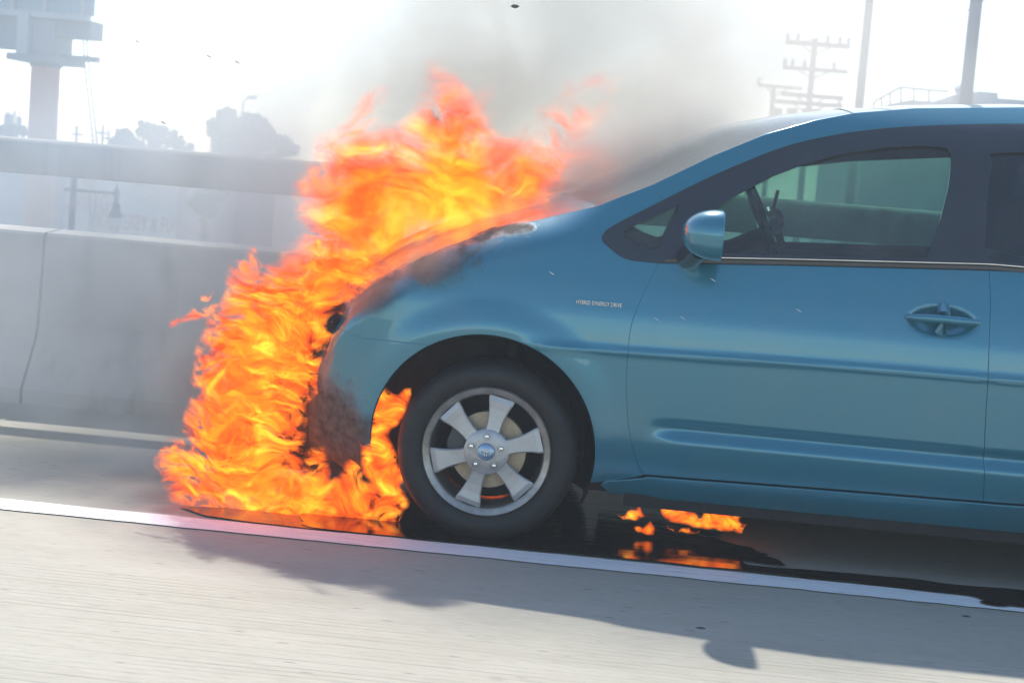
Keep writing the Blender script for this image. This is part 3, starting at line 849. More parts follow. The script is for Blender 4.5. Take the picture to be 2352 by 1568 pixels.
# shell: egg shape open to the rear (+x)
RZ = 0.084; RX = 0.088; RY = 0.115
for i in range(nu + 1):
    ph = pi * i / nu / 2 * 1.08                 # 0 at the nose, ~pi/2 at the opening
    for j in range(nv):
        a = 2 * pi * j / nv
        ca, sa = cos(a), sin(a)
        sq = (abs(ca) ** 2.6 + abs(sa) ** 2.6) ** (-1 / 2.6)
        rr_ = math.sin(ph) ** 0.85
        V.append(mc + Vector((0.045 - RX * 1.35 * math.cos(ph), RY * ca * sq * rr_, RZ * sa * sq * rr_)))
for i in range(nu):
    for j in range(nv):
        F.append([i * nv + j, i * nv + (j + 1) % nv, (i + 1) * nv + (j + 1) % nv, (i + 1) * nv + j])
sh = mobj('mirror_shell', V, F, M['paint'], mir, smooth=True)
sh.modifiers.new('solid', 'SOLIDIFY').thickness = 0.004
m_ = MB(); vs = [mc + Vector((0.038 + 0.018 * (ca_ := cos(2 * pi * k / 32)) * 0 - 0.0, RY * 0.92 * cos(2 * pi * k / 32) * (abs(cos(2 * pi * k / 32)) ** 2.6 + abs(sin(2 * pi * k / 32)) ** 2.6) ** (-1 / 2.6), RZ * 0.92 * sin(2 * pi * k / 32) * (abs(cos(2 * pi * k / 32)) ** 2.6 + abs(sin(2 * pi * k / 32)) ** 2.6) ** (-1 / 2.6))) for k in range(32)]
M['mglass'] = simple('mirror_silver', (0.75, 0.80, 0.85), 0.03, 1.0, var=0.02)
mobj('mirror_glass', vs, [list(range(32))], M['mglass'], mir)
m_ = MB(); m_.tube([mc + Vector((-0.01, 0.03, -0.055)), mc + Vector((-0.03, 0.09, -0.085)), mc + Vector((-0.05, 0.17, -0.09))], [0.032, 0.034, 0.045], 12); m_.build('mirror_arm', M['black'], mir, smooth=True)
M['amber'] = simple('amber_lens', (0.55, 0.12, 0.05), 0.2, var=0.1)

# ---- fender badge in raised script
def text(name, body, loc, size, mat, parent, ext=0.001, rot=(pi / 2, 0, 0), sx=1.0, align='LEFT'):
    c = bpy.data.curves.new(name, 'FONT'); c.body = body; c.size = size; c.extrude = ext; c.align_x = align; c.resolution_u = 3
    c.materials.append(mat)
    o = bpy.data.objects.new(name, c); COL.objects.link(o); o.rotation_euler = rot; o.scale = (sx, 1, 1)
    if parent is not None: o.parent = parent; o.location = Vector(loc) - wloc(parent)
    else: o.location = loc
    bpy.context.view_layer.update()
    me = bpy.data.meshes.new_from_object(o.evaluated_get(bpy.context.evaluated_depsgraph_get()))
    o2 = bpy.data.objects.new(name, me); COL.objects.link(o2); o2.parent = o.parent; o2.location = o.location; o2.rotation_euler = rot; o2.scale = (sx, 1, 1)
    bpy.data.objects.remove(o); o2.name = name
    return o2
b0 = P3(1323, 697); b1 = P3(1436, 700)
bd = text('badge', 'HYBRID SYNERGY DRIVE', b0 + Vector((0, -0.003, 0)), 0.020, M['chrome'], CAR, 0.0015, rot=(radians(90 + 3), 0, 0), sx=0.70)
bd['label'] = 'small chrome script badge on the front fender'
# cowl / pillar joint strip
strip('cowl_joint', densify([pill[0], pill[1], pill[2]], 0.02)[:8], 0.004, 0.001, M['matte']) if False else None
# wiper cowl trim: sooty dark strip along the rear edge of the hood
# charred nose between the bumper and the hood, with the burnt-out headlight openings
V = []; F = []
hz0 = ztop(xh0); hy0 = Y0 + off(xh0, hz0)
for i, (x, y) in enumerate(us):
    u = (y - YC) / (YC - us[0][1])
    yb = YC + u * (YC - hy0); s_ = 1 - abs(u) ** 2.3
    hxp, hzp = xh0 - bw(xh0) * s_, hz0 + cr(xh0) * s_ - 0.006
    bx_, by_, bz_ = x, y, 0.735
    for j in range(9):
        t = j / 8; q = t * t * (3 - 2 * t)
        V.append((bx_ + (hxp - bx_) * q + 0.02 * sin(pi * t) * -1, by_ + (yb - by_) * t, bz_ + (hzp - bz_) * (1 - (1 - t) ** 1.5)))
for i in range(48):
    for j in range(8):
        a = i * 9 + j; F.append([a, a + 9, a + 10, a + 1][::-1])
mobj('nose_panel', V, F, M['matte'], CAR, smooth=True)
for sd_ in (1, -1):
    m_ = MB(); c_ = Vector((XW - 0.585, Y0 + 0.20, 0.70))
    if sd_ < 0: c_.y = 2 * YC - c_.y
    for q in range(1): m_.lathe([(0.001, -0.07), (0.035, -0.06), (0.058, -0.03), (0.065, 0.0), (0.058, 0.03), (0.035, 0.06), (0.001, 0.07)], c_, 'Y', 24)
    m_.build('headlight', M['matte'], CAR, smooth=True)

# @@REST@@
# ================================================================== flames
def fire_mat(name, sigma=26.0, sc_=7.0, thr=(0.40, 0.56), hot=0.5, bright=1.0, step=0.12):
    t = NT(name)
    w = t.n('ShaderNodeTexNoise'); w.inputs['Scale'].default_value = 3.2; w.inputs['Detail'].default_value = 2.0
    g = t.n('ShaderNodeNewGeometry'); t.l(g.outputs['Position'], w.inputs['Vector'])
    d = t.vmath('SUBTRACT', w.outputs['Color'], (0.5, 0.5, 0.5))
    ds = t.n('ShaderNodeVectorMath', operation='SCALE'); t.l(d, ds.inputs[0]); ds.inputs['Scale'].default_value = 0.30
    p = t.vmath('ADD', g.outputs['Position'], ds.outputs[0])
    mp = t.n('ShaderNodeMapping'); mp.inputs['Rotation'].default_value = (0, radians(-28), 0); mp.inputs['Scale'].default_value = (0.68, 0.8, 1.3)
    t.l(p, mp.inputs['Vector'])
    n1 = t.noise(mp.outputs[0], sc_, 7, 0.70, 0.45)
    mp2 = t.n('ShaderNodeMapping'); mp2.inputs['Location'].default_value = (4.1, 2.2, 7.7); mp2.inputs['Scale'].default_value = (1, 1, 1.3); t.l(mp.outputs[0], mp2.inputs['Vector'])
    n2 = t.noise(mp2.outputs[0], sc_ * 0.7, 6.0, 0.70, 0.6)
    a = t.mr(n1, thr[0], thr[1])
    h = 0.5 - hot * 0.2
    col = t.ramp(n2, [(h - 0.13, (0.40, 0.025, 0.004)), (h - 0.04, (1.0, 0.10, 0.006)), (h + 0.05, (1.6, 0.22, 0.008)), (h + 0.13, (2.0, 0.46, 0.02)), (h + 0.22, (2.4, 0.85, 0.07))])
    ab = t.n('ShaderNodeVolumeAbsorption'); ab.inputs['Color'].default_value = (0.08, 0.02, 0.0, 1)
    em = t.n('ShaderNodeEmission')
    t.l(t.math('MULTIPLY', a, sigma), ab.inputs['Density'])
    t.l(t.math('MULTIPLY', a, sigma * bright), em.inputs['Strength']); t.l(col, em.inputs['Color'])
    ad = t.n('ShaderNodeAddShader'); t.l(ab.outputs[0], ad.inputs[0]); t.l(em.outputs[0], ad.inputs[1])
    t.l(ad.outputs[0], t.out.inputs['Volume'])
    t.m.cycles.volume_step_rate = step
    return t.m
def flame(name, poly_px, Yc, T, mat, label, jag=0.03, jf=9.0, edge=None, group=None, seed=0, lean=0.0, cat='flame'):
    poly = [(q.x, q.z) for q in (onY(px, py, Yc) for px, py in poly_px)]
    if area(poly) < 0: poly = poly[::-1]
    poly = densify(poly, max(0.010, jag * 0.4))
    n = len(poly); out = []
    for i in range(n):
        a, b, c = Vector(poly[i - 1]), Vector(poly[i]), Vector(poly[(i + 1) % n])
        t = (c - a); t.normalize(); nn = Vector((t.y, -t.x))
        # licks lean up and to the rear
        v = noise.noise(Vector((b.x * jf, b.y * jf, seed))) + 0.5 * noise.noise(Vector((b.x * jf * 2.3, b.y * jf * 2.3, seed + 5)))
        up = max(0.0, nn.y * 0.7 + 0.5)
        out.append(b + nn * min(0.035, T * 0.25) + nn * jag * v * (0.5 + up) + Vector((0.5, 0.9)) * jag * max(0, v) * up)
    poly = [tuple(q) for q in out]
    step = max(0.016, min(0.04, math.sqrt(abs(area(poly))) / 18))
    v, f = tri2d(poly, step)
    P = np.array(poly); R = edge or T * 1.9
    # boundary verts
    cnt = {}
    for t in f:
        for i in range(len(t)): cnt[(t[i], t[(i + 1) % len(t)])] = 1
    bnd = [(a, b) for (a, b) in cnt if (b, a) not in cnt]; bset = {q for e in bnd for q in e}
    V = []; H = []
    for i, (x, z) in enumerate(v):
        if i in bset: h = 0.0
        else:
            A = P; B = np.roll(P, -1, 0); AB = B - A; t = np.clip(((x - A[:, 0]) * AB[:, 0] + (z - A[:, 1]) * AB[:, 1]) / (np.sum(AB ** 2, 1) + 1e-12), 0, 1)
            d = math.sqrt(float(np.min((A[:, 0] + AB[:, 0] * t - x) ** 2 + (A[:, 1] + AB[:, 1] * t - z) ** 2)))
            h = T * smooth(min(d / R, 1)) ** 0.8 * (0.85 + 0.5 * noise.noise(Vector((x * 6, z * 6, seed + 3))))
        H.append(h)
    mid = [0.25 * T * noise.noise(Vector((x * 4, z * 4, seed + 11))) for x, z in v]
    nv = len(v); F = [list(t) for t in f]; idx = {}
    V = [(x, Yc + mid[i] - H[i], z) for i, (x, z) in enumerate(v)]
    for i, (x, z) in enumerate(v):
        if i in bset: idx[i] = i
        else: idx[i] = len(V); V.append((x, Yc + mid[i] + H[i], z))
    F += [[idx[i] for i in t][::-1] for t in f]
    o = mobj(name, V, F, mat, None, smooth=True)
    return tag(o, label, cat, group)
M['fire'] = fire_mat('fire_dense', 60.0, 21.0, (0.42, 0.57), 0.14, 1.0, 0.05)
M['fire_top'] = fire_mat('fire_rolling', 26.0, 12.0, (0.36, 0.62), 0.14, 1.0, 0.05)
M['fire_thin'] = fire_mat('fire_wisps', 11.0, 8.0, (0.42, 0.70), -0.15, 0.9)
M['fire_low'] = fire_mat('fire_licks', 60.0, 19.0, (0.40, 0.54), 0.22, 1.0)
M['fire_core'] = fire_mat('fire_core', 16.0, 5.0, (0.30, 0.55), 0.45, 1.0, 0.08)
M['fire_small'] = fire_mat('fire_small', 90.0, 18.0, (0.35, 0.46), 0.25, 1.0)
YF = Y0 + 0.16
flame('flame_column', [(392, 1045), (384, 1078), (410, 1135), (470, 1158), (560, 1180), (640, 1196), (705, 1190), (700, 1110), (694, 1030), (700, 920), (714, 850), (712, 800), (745, 762), (757, 728), (800, 690), (845, 655), (820, 600), (760, 560), (690, 560), (640, 590), (612, 640), (545, 640), (520, 690), (500, 720), (478, 800), (452, 880), (436, 960), (440, 1010)],
      YF, 0.18, M['fire'], 'tall dense orange and yellow fire pouring off the burning front bumper', jag=0.05, jf=8, seed=1)
flame('flame_over_hood', [(690, 640), (655, 600), (690, 520), (690, 440), (712, 400), (735, 330), (760, 290), (820, 300), (880, 320), (930, 270), (1000, 235), (1060, 232), (1130, 262), (1200, 320), (1262, 400), (1262, 452), (1215, 490), (1150, 515), (1080, 538), (1000, 556), (945, 580), (935, 632), (880, 652), (820, 670), (760, 730), (680, 740), (610, 690), (600, 640)],
      Y0 + 0.42, 0.26, M['fire_top'], 'broad rolling orange flame billowing above the burnt hood', jag=0.07, jf=5, seed=4)
flame('flame_core', [(930, 520), (915, 470), (950, 400), (990, 350), (1060, 320), (1120, 350), (1160, 410), (1190, 450), (1170, 490), (1110, 520), (1040, 540), (970, 545)],
      Y0 + 0.36, 0.16, M['fire_core'], 'brightest yellow orange core of the fire low above the hood', jag=0.05, jf=6, seed=12)
flame('flame_wisps', [(1000, 300), (960, 230), (980, 150), (1060, 165), (1120, 240), (1200, 290), (1290, 220), (1370, 170), (1410, 190), (1380, 280), (1400, 380), (1340, 440), (1270, 480), (1180, 470), (1120, 380)],
      Y0 + 0.62, 0.20, M['fire_thin'], 'thin pale orange wisps fading into smoke above the windshield', jag=0.09, jf=5, seed=9)
flame('flame_tongue', [(392, 748), (396, 732), (440, 712), (485, 700), (500, 712), (470, 728), (430, 738)], Y0 + 0.2, 0.02, M['fire_low'],
      'small detached flame lick left of the tall fire', jag=0.02, jf=16, seed=3)
flame('flame_tongue', [(460, 690), (468, 678), (490, 674), (478, 690)], Y0 + 0.2, 0.012, M['fire_low'],
      'tiny spark of flame just above the detached left lick', jag=0.01, jf=20, seed=5)
flame('ground_fire', [(640, 1198), (640, 1120), (700, 1075), (722, 1040), (745, 1030), (738, 1068), (760, 1100), (800, 1092), (835, 1108), (860, 1096), (905, 1130), (938, 1152), (900, 1178), (900, 1192), (850, 1198), (790, 1196), (730, 1194)],
      Y0 + 0.17, 0.08, M['fire_low'], 'low licking fire on the road in front of the wheel', jag=0.03, jf=13, seed=6)
flame('wheel_arch_flame', [(836, 1085), (834, 1010), (850, 960), (868, 930), (868, 912), (905, 905), (935, 900), (928, 945), (910, 968), (893, 985), (897, 1010), (906, 1050), (915, 1100), (918, 1135), (880, 1140), (860, 1105)],
      Y0 + 0.10, 0.05, M['fire_small'], 'orange flame inside the front wheel arch ahead of the tyre', jag=0.02, jf=14, seed=7)
flame('flame_behind_wheel', [(1030, 1085), (1060, 1080), (1090, 1110), (1140, 1112), (1160, 1135), (1120, 1155), (1060, 1140)],
      WY + 0.24, 0.04, M['fire_small'], 'dull orange flame glimpsed between the lower wheel spokes', jag=0.015, jf=14, seed=8)
YU = Y0 + 0.32
for k, (pl, lb) in enumerate([
    ([(1508, 1146), (1530, 1150), (1556, 1172), (1590, 1180), (1600, 1192), (1640, 1178), (1665, 1182), (1690, 1200), (1710, 1206), (1704, 1220), (1660, 1212), (1600, 1206), (1550, 1196), (1526, 1180)], 'largest bright flame licking under the rocker panel behind the wheel'),
    ([(1418, 1180), (1440, 1178), (1488, 1182), (1460, 1190), (1432, 1192)], 'small flat flame just behind the front tyre'),
    ([(1616, 1158), (1640, 1158), (1650, 1168), (1626, 1166)], 'tiny flame tucked against the bottom of the rocker panel'),
    ([(1660, 1160), (1732, 1166), (1736, 1176), (1700, 1182), (1668, 1174)], 'dim red flame at the rear end of the underbody fire'),
    ([(1458, 1212), (1500, 1216), (1498, 1222), (1466, 1219)], 'thin flame sliver lowest behind the tyre'),
    ([(1530, 1206), (1610, 1216), (1604, 1223), (1556, 1217)], 'thin flame streak below the largest underbody flame')]):
    flame('underbody_flame', pl, YU, 0.045 if k in (0,) else 0.024, M['fire_small'], lb, jag=0.020, jf=22, seed=20 + k, group='small flames under the car')

# ================================================================== smoke
def smoke_mat(name, dens, col, sc_=2.2, thr=(0.36, 0.72), an=0.25, step=1.0):
    t = NT(name)
    tc = t.n('ShaderNodeTexCoord'); r = t.vmath('LENGTH', tc.outputs['Object'])
    n = t.noise(t.pos((1, 1, 1), rot=(0, radians(25), 0)), sc_, 3.0, 0.55, 0.4)
    n = t.math('ADD', n, t.math('MULTIPLY', t.math('SUBTRACT', 1.0, r), 0.25))
    fall = t.mr(r, 1.0, 0.0)
    dd = t.math('MULTIPLY', t.math('MULTIPLY', t.mr(n, thr[0], thr[1]), fall), dens)
    v = t.n('ShaderNodeVolumePrincipled'); v.inputs['Color'].default_value = (*col, 1); v.inputs['Anisotropy'].default_value = an
    v.inputs['Density Attribute'].default_value = ''
    t.l(dd, v.inputs['Density']); t.l(v.outputs[0], t.out.inputs['Volume'])
    t.m.cycles.volume_step_rate = step
    return t.m
M['smoke'] = smoke_mat('grey_smoke', 2.3, (0.60, 0.68, 0.76))
M['smoke_thick'] = smoke_mat('dense_grey_smoke', 2.7, (0.93, 0.885, 0.79), 1.9, (0.38, 0.70))
M['smoke_far'] = smoke_mat('far_smoke_bank', 0.010, (0.84, 0.93, 1.0), 0.12, (0.25, 0.75), 0.2, 2.0)
M['smoke_left'] = smoke_mat('drifting_grey_smoke', 2.9, (0.83, 0.86, 0.88), 2.4, (0.40, 0.68))
M['smoke_dark'] = smoke_mat('dark_smoke', 4.5, (0.58, 0.56, 0.54), 4.0, (0.34, 0.70))
M['smoke_pale'] = smoke_mat('pale_smoke', 0.9, (0.86, 0.86, 0.84), 1.6, (0.32, 0.72))
M['smoke_warm'] = smoke_mat('warm_smoke', 1.3, (0.92, 0.86, 0.79), 1.9, (0.28, 0.76))
M['smoke_warm2'] = smoke_mat('warm_smoke_near', 8.0, (0.95, 0.89, 0.79), 3.5, (0.25, 0.70))
M['smoke_brown'] = smoke_mat('brown_smoke', 20.0, (0.50, 0.46, 0.40), 9.0, (0.38, 0.66))
def ico():
    bm = bmesh.new(); bmesh.ops.create_icosphere(bm, subdivisions=4, radius=1.0); me = bpy.data.meshes.new('smoke'); bm.to_mesh(me); bm.free(); return me
ICO = ico()
def smoke(px, py, Y, r, mat, label, rot=0.0):
    me = ICO.copy(); me.materials.append(mat)
    o = bpy.data.objects.new('smoke', me); COL.objects.link(o); o.location = onY(px, py, Y); o.scale = r; o.rotation_euler = (0, rot, 0)
    return tag(o, label, 'smoke', kind='stuff')
smoke(300, 700, 6.75, (1.35, 0.45, 1.15), M['smoke_left'], 'pale grey smoke drifting left of the fire in front of the barrier')
smoke(330, 1060, 6.2, (0.60, 0.30, 0.20), M['smoke'], 'low thin smoke along the road left of the fire')
smoke(1180, 60, 7.3, (2.2, 0.8, 1.5), M['smoke_thick'], 'thick beige grey smoke plume rising above the hood fire', rot=-0.6)
smoke(650, 120, 8.2, (1.9, 0.8, 1.3), M['smoke_pale'], 'pale grey smoke thinning out over the sky left of the plume')
smoke(1560, 250, 7.7, (1.9, 0.7, 1.0), M['smoke_warm'], 'pale warm smoke drifting over the windshield', rot=-0.4)
smoke(1440, 370, Y0 + 0.62, (0.72, 0.36, 0.24), M['smoke_warm2'], 'warm beige smoke hugging the base of the windshield', rot=-0.42)
smoke(455, 880, 6.1, (0.30, 0.25, 0.50), M['smoke_dark'], 'darker smoke rolling off the left edge of the tall fire')
smoke(1830, 170, 9.6, (1.9, 0.8, 1.0), M['smoke_warm'], 'faint smoke veiling the utility poles above the roof')
smoke(180, 400, 6.9, (1.0, 0.35, 0.45), M['smoke'], 'faint pale smoke across the left end of the barrier rail')
smoke(640, 440, 6.5, (0.75, 0.4, 0.95), M['smoke_left'], 'thin grey smoke beside the upper left edge of the fire')
smoke(1250, 300, 34, (60, 20, 9), M['smoke_far'], 'wide bank of thin smoke spread beyond the barrier')
smoke(985, 610, Y0 - 0.02, (0.16, 0.10, 0.09), M['smoke_brown'], 'brownish smoke curling over the scorched fender edge', rot=-0.5)
smoke(860, 680, Y0 + 0.02, (0.17, 0.10, 0.07), M['smoke_brown'], 'brownish smoke hanging low on the front of the fender', rot=-0.6)

# ================================================================== puddle, debris
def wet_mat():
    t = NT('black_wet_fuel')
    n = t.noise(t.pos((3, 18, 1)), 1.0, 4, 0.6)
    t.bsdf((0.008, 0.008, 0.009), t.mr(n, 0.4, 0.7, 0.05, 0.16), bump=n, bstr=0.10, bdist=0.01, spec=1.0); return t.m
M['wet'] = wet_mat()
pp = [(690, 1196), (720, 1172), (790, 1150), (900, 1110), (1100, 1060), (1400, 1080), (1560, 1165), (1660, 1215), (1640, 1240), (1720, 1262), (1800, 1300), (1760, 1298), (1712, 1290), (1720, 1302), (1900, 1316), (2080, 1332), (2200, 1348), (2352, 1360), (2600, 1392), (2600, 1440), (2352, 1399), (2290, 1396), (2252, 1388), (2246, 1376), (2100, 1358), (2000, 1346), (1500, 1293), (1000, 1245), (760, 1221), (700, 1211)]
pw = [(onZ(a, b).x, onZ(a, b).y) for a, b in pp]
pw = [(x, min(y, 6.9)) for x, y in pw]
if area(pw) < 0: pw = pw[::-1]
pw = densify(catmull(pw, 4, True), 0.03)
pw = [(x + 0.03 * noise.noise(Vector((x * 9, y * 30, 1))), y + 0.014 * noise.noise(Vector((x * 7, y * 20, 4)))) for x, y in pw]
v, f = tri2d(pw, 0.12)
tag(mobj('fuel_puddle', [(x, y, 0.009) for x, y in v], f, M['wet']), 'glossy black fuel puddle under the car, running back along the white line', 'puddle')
pz = [(410, 1166), (520, 1170), (640, 1182), (720, 1196), (860, 1226), (860, 1231), (700, 1216), (560, 1200), (470, 1187)]
M['scorch'] = simple('reddish_wet_concrete', (0.13, 0.075, 0.06), 0.25, var=0.3, scale=12)
qw = densify([(onZ(a, b).x, onZ(a, b).y) for a, b in pz], 0.03); qw = qw if area(qw) > 0 else qw[::-1]
v, f = tri2d(qw, 0.1)
tag(mobj('wet_stain', [(x, y, 0.0068) for x, y in v], f, M['scorch']), 'reddish wet stain on the road in front of the burning bumper', 'stain')
M['ash'] = simple('grey_ash', (0.10, 0.10, 0.10), 0.9); M['ashl'] = simple('pale_ash', (0.75, 0.72, 0.68), 0.6)
def flake(px, py, Y, L_, w, ang, mat, label, group):
    p = onY(px, py, Y); a = radians(-ang); u = Vector((cos(a), 0, sin(a))); n = Vector((-sin(a), 0, cos(a))); d = Vector((0, 1, 0))
    vs = [p - u * L_, p - u * L_ * 0.3 + n * w, p + u * L_ * 0.4 + n * w * 0.8, p + u * L_, p + u * L_ * 0.2 - n * w, p - u * L_ * 0.5 - n * w * 0.7, p + d * w * 1.2 + u * L_ * 0.1, p - d * w * 1.2]
    r = [0, 1, 2, 3, 4, 5]; fs = []
    for i in range(6): fs += [[r[i], r[(i + 1) % 6], 6], [r[(i + 1) % 6], r[i], 7]]
    tag(mobj('ash_flake', vs, fs, mat), label, 'ash flake', group)
flake(1183, 15, 5.6, 0.016, 0.007, -2, M['ash'], 'dark scrap floating high in the smoke at the top edge', None)
for q in ((316, 96, 'right of the billboard, leftmost and highest'), (480, 130, 'between the billboard and the smoke plume'), (375, 282, 'just above the low tree'), (545, 143, 'high above the large tree')):
    flake(q[0], q[1], 5.5, 0.013, 0.0018, 22, M['ash'], 'thin dark ash flake in the sky ' + q[2], 'ash flakes in the left sky')
for q in ((1268, 628, 'in front of the fender above the badge, largest'), (1638, 643, 'just below the door mirror'), (1508, 733, 'low in front of the front edge of the door'), (1835, 713, 'in front of the middle of the door'), (1568, 730, 'right of the door edge below the mirror')):
    flake(q[0], q[1], Y0 - 0.12, 0.012, 0.0013, 28, M['ashl'], 'tiny pale ash flake ' + q[2], 'pale ash flakes before the car')
M['chip'] = simple('dark_chip', (0.06, 0.055, 0.055), 0.8)
for q in ((1610, 1442), (1340, 1262), (1630, 1320), (2220, 1415)):
    p = onZ(*q); m_ = MB()
    k = 7; m_.add([(p.x + 0.020 * cos(2 * pi * i / k) * (0.7 + 0.3 * (i % 2)), p.y + 0.010 * sin(2 * pi * i / k), 0.0) for i in range(k)] + [(p.x, p.y, 0.005)], [[i, (i + 1) % k, k] for i in range(k)])
    tag(m_.build('road_debris', M['chip']), 'small dark burnt chip lying on the shaded concrete', 'debris', 'burnt chips on the concrete')

# ================================================================== background
GZ = -7.0
def box_at(m_, x0, y0, x1, y1, Y, d, pad=0.0):
    """upright box whose face stands on the plane Y, from two picture corners"""
    a = onY(x0, y0, Y); b = onY(x1, y1, Y); m_.box((a.x - pad, Y, min(a.z, b.z)), (b.x + pad, Y + d, max(a.z, b.z)))
M['steel'] = simple('blue_grey_steel', (0.13, 0.17, 0.20), 0.6, 0.2, var=0.2, scale=0.9)
M['steel_l'] = simple('light_steel', (0.30, 0.34, 0.36), 0.6, 0.2, var=0.2, scale=0.9)
M['column'] = simple('tan_column_paint', (0.52, 0.27, 0.18), 0.7, var=0.15, scale=0.6)
M['billback'] = simple('turquoise_panel', (0.16, 0.30, 0.36), 0.6, var=0.2, scale=0.4)
YB = 60.0
bb = empty('billboard', onY(78, 310, YB) * 1.0, 'large steel billboard on a thick tan column beyond the barrier', 'billboard'); bb.location.z = GZ
m_ = MB(); a = onY(78, 150, YB); rr_ = (onY(110, 230, YB).x - onY(45, 230, YB).x) / 2; cxb = onY(78, 230, YB).x
m_.tube([(cxb, YB + 1, GZ), (cxb, YB + 1, a.z + 0.3)], rr_, 28); m_.build('column', M['column'], bb, smooth=True)
zc_ = a.z; UP = 5.5
def bz(py): return onY(78, py, YB).z
def bxx(px): return onY(px, 60, YB).x
m_ = MB(); m_.tube([(cxb, YB + 1, bz(150)), (cxb, YB + 1, bz(128))], rr_ * 1.12, 24); m_.build('collar', M['steel'], bb, smooth=True)
m_ = MB(); m_.box((cxb - rr_ * 1.75, YB - 0.5, bz(142)), (cxb + rr_ * 1.85, YB + 2.4, bz(126))); m_.build('bracket', M['steel'], bb)
m_ = MB(); m_.box((bxx(44), YB - 0.2, bz(126)), (bxx(70), YB + 2.2, bz(30))); m_.build('truss_post', M['steel_l'], bb)
m_ = MB(); m_.box((bxx(72), YB + 0.1, bz(126)), (bxx(124), YB + 2.0, bz(45))); m_.build('truss_post', M['steel'], bb)
m_ = MB(); m_.box((bxx(-460), YB + 0.4, bz(78)), (bxx(199), YB + 1.8, bz(36))); m_.build('lower_skirt', M['steel'], bb)
m_ = MB(); m_.box((bxx(-460), YB + 0.3, bz(114)), (bxx(42), YB + 1.6, bz(79))); m_.build('torsion_beam', M['steel'], bb)
m_ = MB(); m_.box((bxx(-460), YB - 0.1, bz(40)), (bxx(200), YB + 0.4, bz(26))); m_.build('catwalk_edge', M['steel_l'], bb)
for i, x in enumerate(np.arange(-420, 190, 52)):
    m_ = MB(); m_.box((bxx(x), YB + 0.5, bz(26)), (bxx(x + 49), YB + 0.7, bz(-190))); m_.build('billboard_panel', M['billback'], bb)
for x in (-300, -120, 20, 94, 180):
    m_ = MB(); m_.box((bxx(x), YB + 0.1, bz(36)), (bxx(x + 6), YB + 0.49, bz(-190))); m_.build('stringer', M['steel_l'], bb)
m_ = MB(); m_.box((bxx(122), YB + 0.6, bz(131)), (bxx(213), YB + 1.0, bz(118))); m_.build('catwalk_arm', M['steel'], bb)
for k, pts in enumerate([[(190, 80), (193, 130), (203, 230), (213, 325)], [(198, 80), (202, 130), (212, 230), (223, 325)]]):
    m_ = MB(); m_.tube([onY(a_, b_, YB - 0.2) for a_, b_ in pts] + [Vector((onY(pts[-1][0] + 8, pts[-1][1], YB - .2).x, YB - .2, GZ + 2))], 0.028, 6); m_.build('ladder_rail', M['steel'], bb)
for py in range(88, 326, 13):
    x1 = np.interp(py, [80, 130, 230, 325], [190, 193, 203, 213]); m_ = MB()
    m_.tube([onY(x1, py, YB - .2), onY(x1 + 9.5, py + 0.5, YB - .2)], 0.014, 5); m_.build('rung', M['steel'], bb)

# shop building seen through the open rail
M['wall'] = simple('pale_stucco', (0.60, 0.60, 0.58), 0.9, var=0.08, scale=0.5)
M['mauve'] = simple('mauve_stucco', (0.27, 0.20, 0.25), 0.9, var=0.1, scale=0.5)
M['letters'] = simple('faded_red_letters', (0.42, 0.15, 0.19), 0.6, var=0.1)
YS = 72.0
sh_ = empty('furniture_shop', (onY(280, 450, YS).x, YS, GZ), 'pale shop building with red wall lettering seen through the rail gap', 'building')
m_ = MB(); a = onY(150, 392, YS); b = onY(415, 392, YS); top = a.z
m_.box((a.x, YS, GZ), (b.x, YS + 16, top)); m_.build('wall', M['wall'], sh_)
for x0, x1 in ((134, 150), (415, 437)):
    m_ = MB(); m_.box((onY(x0, 450, YS).x, YS - 0.4, GZ), (onY(x1, 450, YS).x + (-.01 if x0 < 200 else 0), YS + 15.9, onY(300, 408, YS).z)); m_.build('pilaster', M['mauve'], sh_)
    m_ = MB(); m_.box((onY(x0, 450, YS).x - .1, YS - 0.5, onY(300, 408, YS).z), (onY(x1, 450, YS).x + .05, YS + 16.1, onY(300, 401, YS).z)); m_.build('pilaster_cap', M['wall'], sh_)
M['lampmetal'] = simple('brass_lamp', (0.45, 0.36, 0.2), 0.5, 0.3)
for px in (200, 326, 441):
    p = onY(px, 411 + (px - 200) * 0.045, YS - 0.5); m_ = MB(); m_.tube([p + Vector((0, 0.5, 0.15)), p + Vector((0, 0, 0.12)), p + Vector((0, -0.1, -0.2))], [0.05, 0.08, 0.16], 10); m_.build('wall_lamp', M['lampmetal'], sh_)
text('sign_text', 'LIVING', onY(141, 478, YS - 0.05), 1.15, M['letters'], sh_, 0.03, sx=0.62)
text('sign_text', 'MONTEREY & FUTONS', onY(208, 520, YS - 0.05), 1.0, M['letters'], sh_, 0.03, sx=0.50)
ds = empty('grey_warehouse', (onY(60, 450, 78).x, 78, GZ), 'shaded blue grey building left of the shop behind the barrier', 'building')
m_ = MB(); m_.box((onY(-260, 450, 78).x, 78, GZ), (onY(128, 450, 78).x, 92, onY(60, 388, 78).z)); m_.build('wall', M['steel_l'], ds)
m_ = MB(); m_.box((onY(-260, 450, 78).x, 77.6, onY(60, 392, 78).z), (onY(130, 450, 78).x, 92.2, onY(60, 384, 78).z)); m_.build('roof', M['steel'], ds)

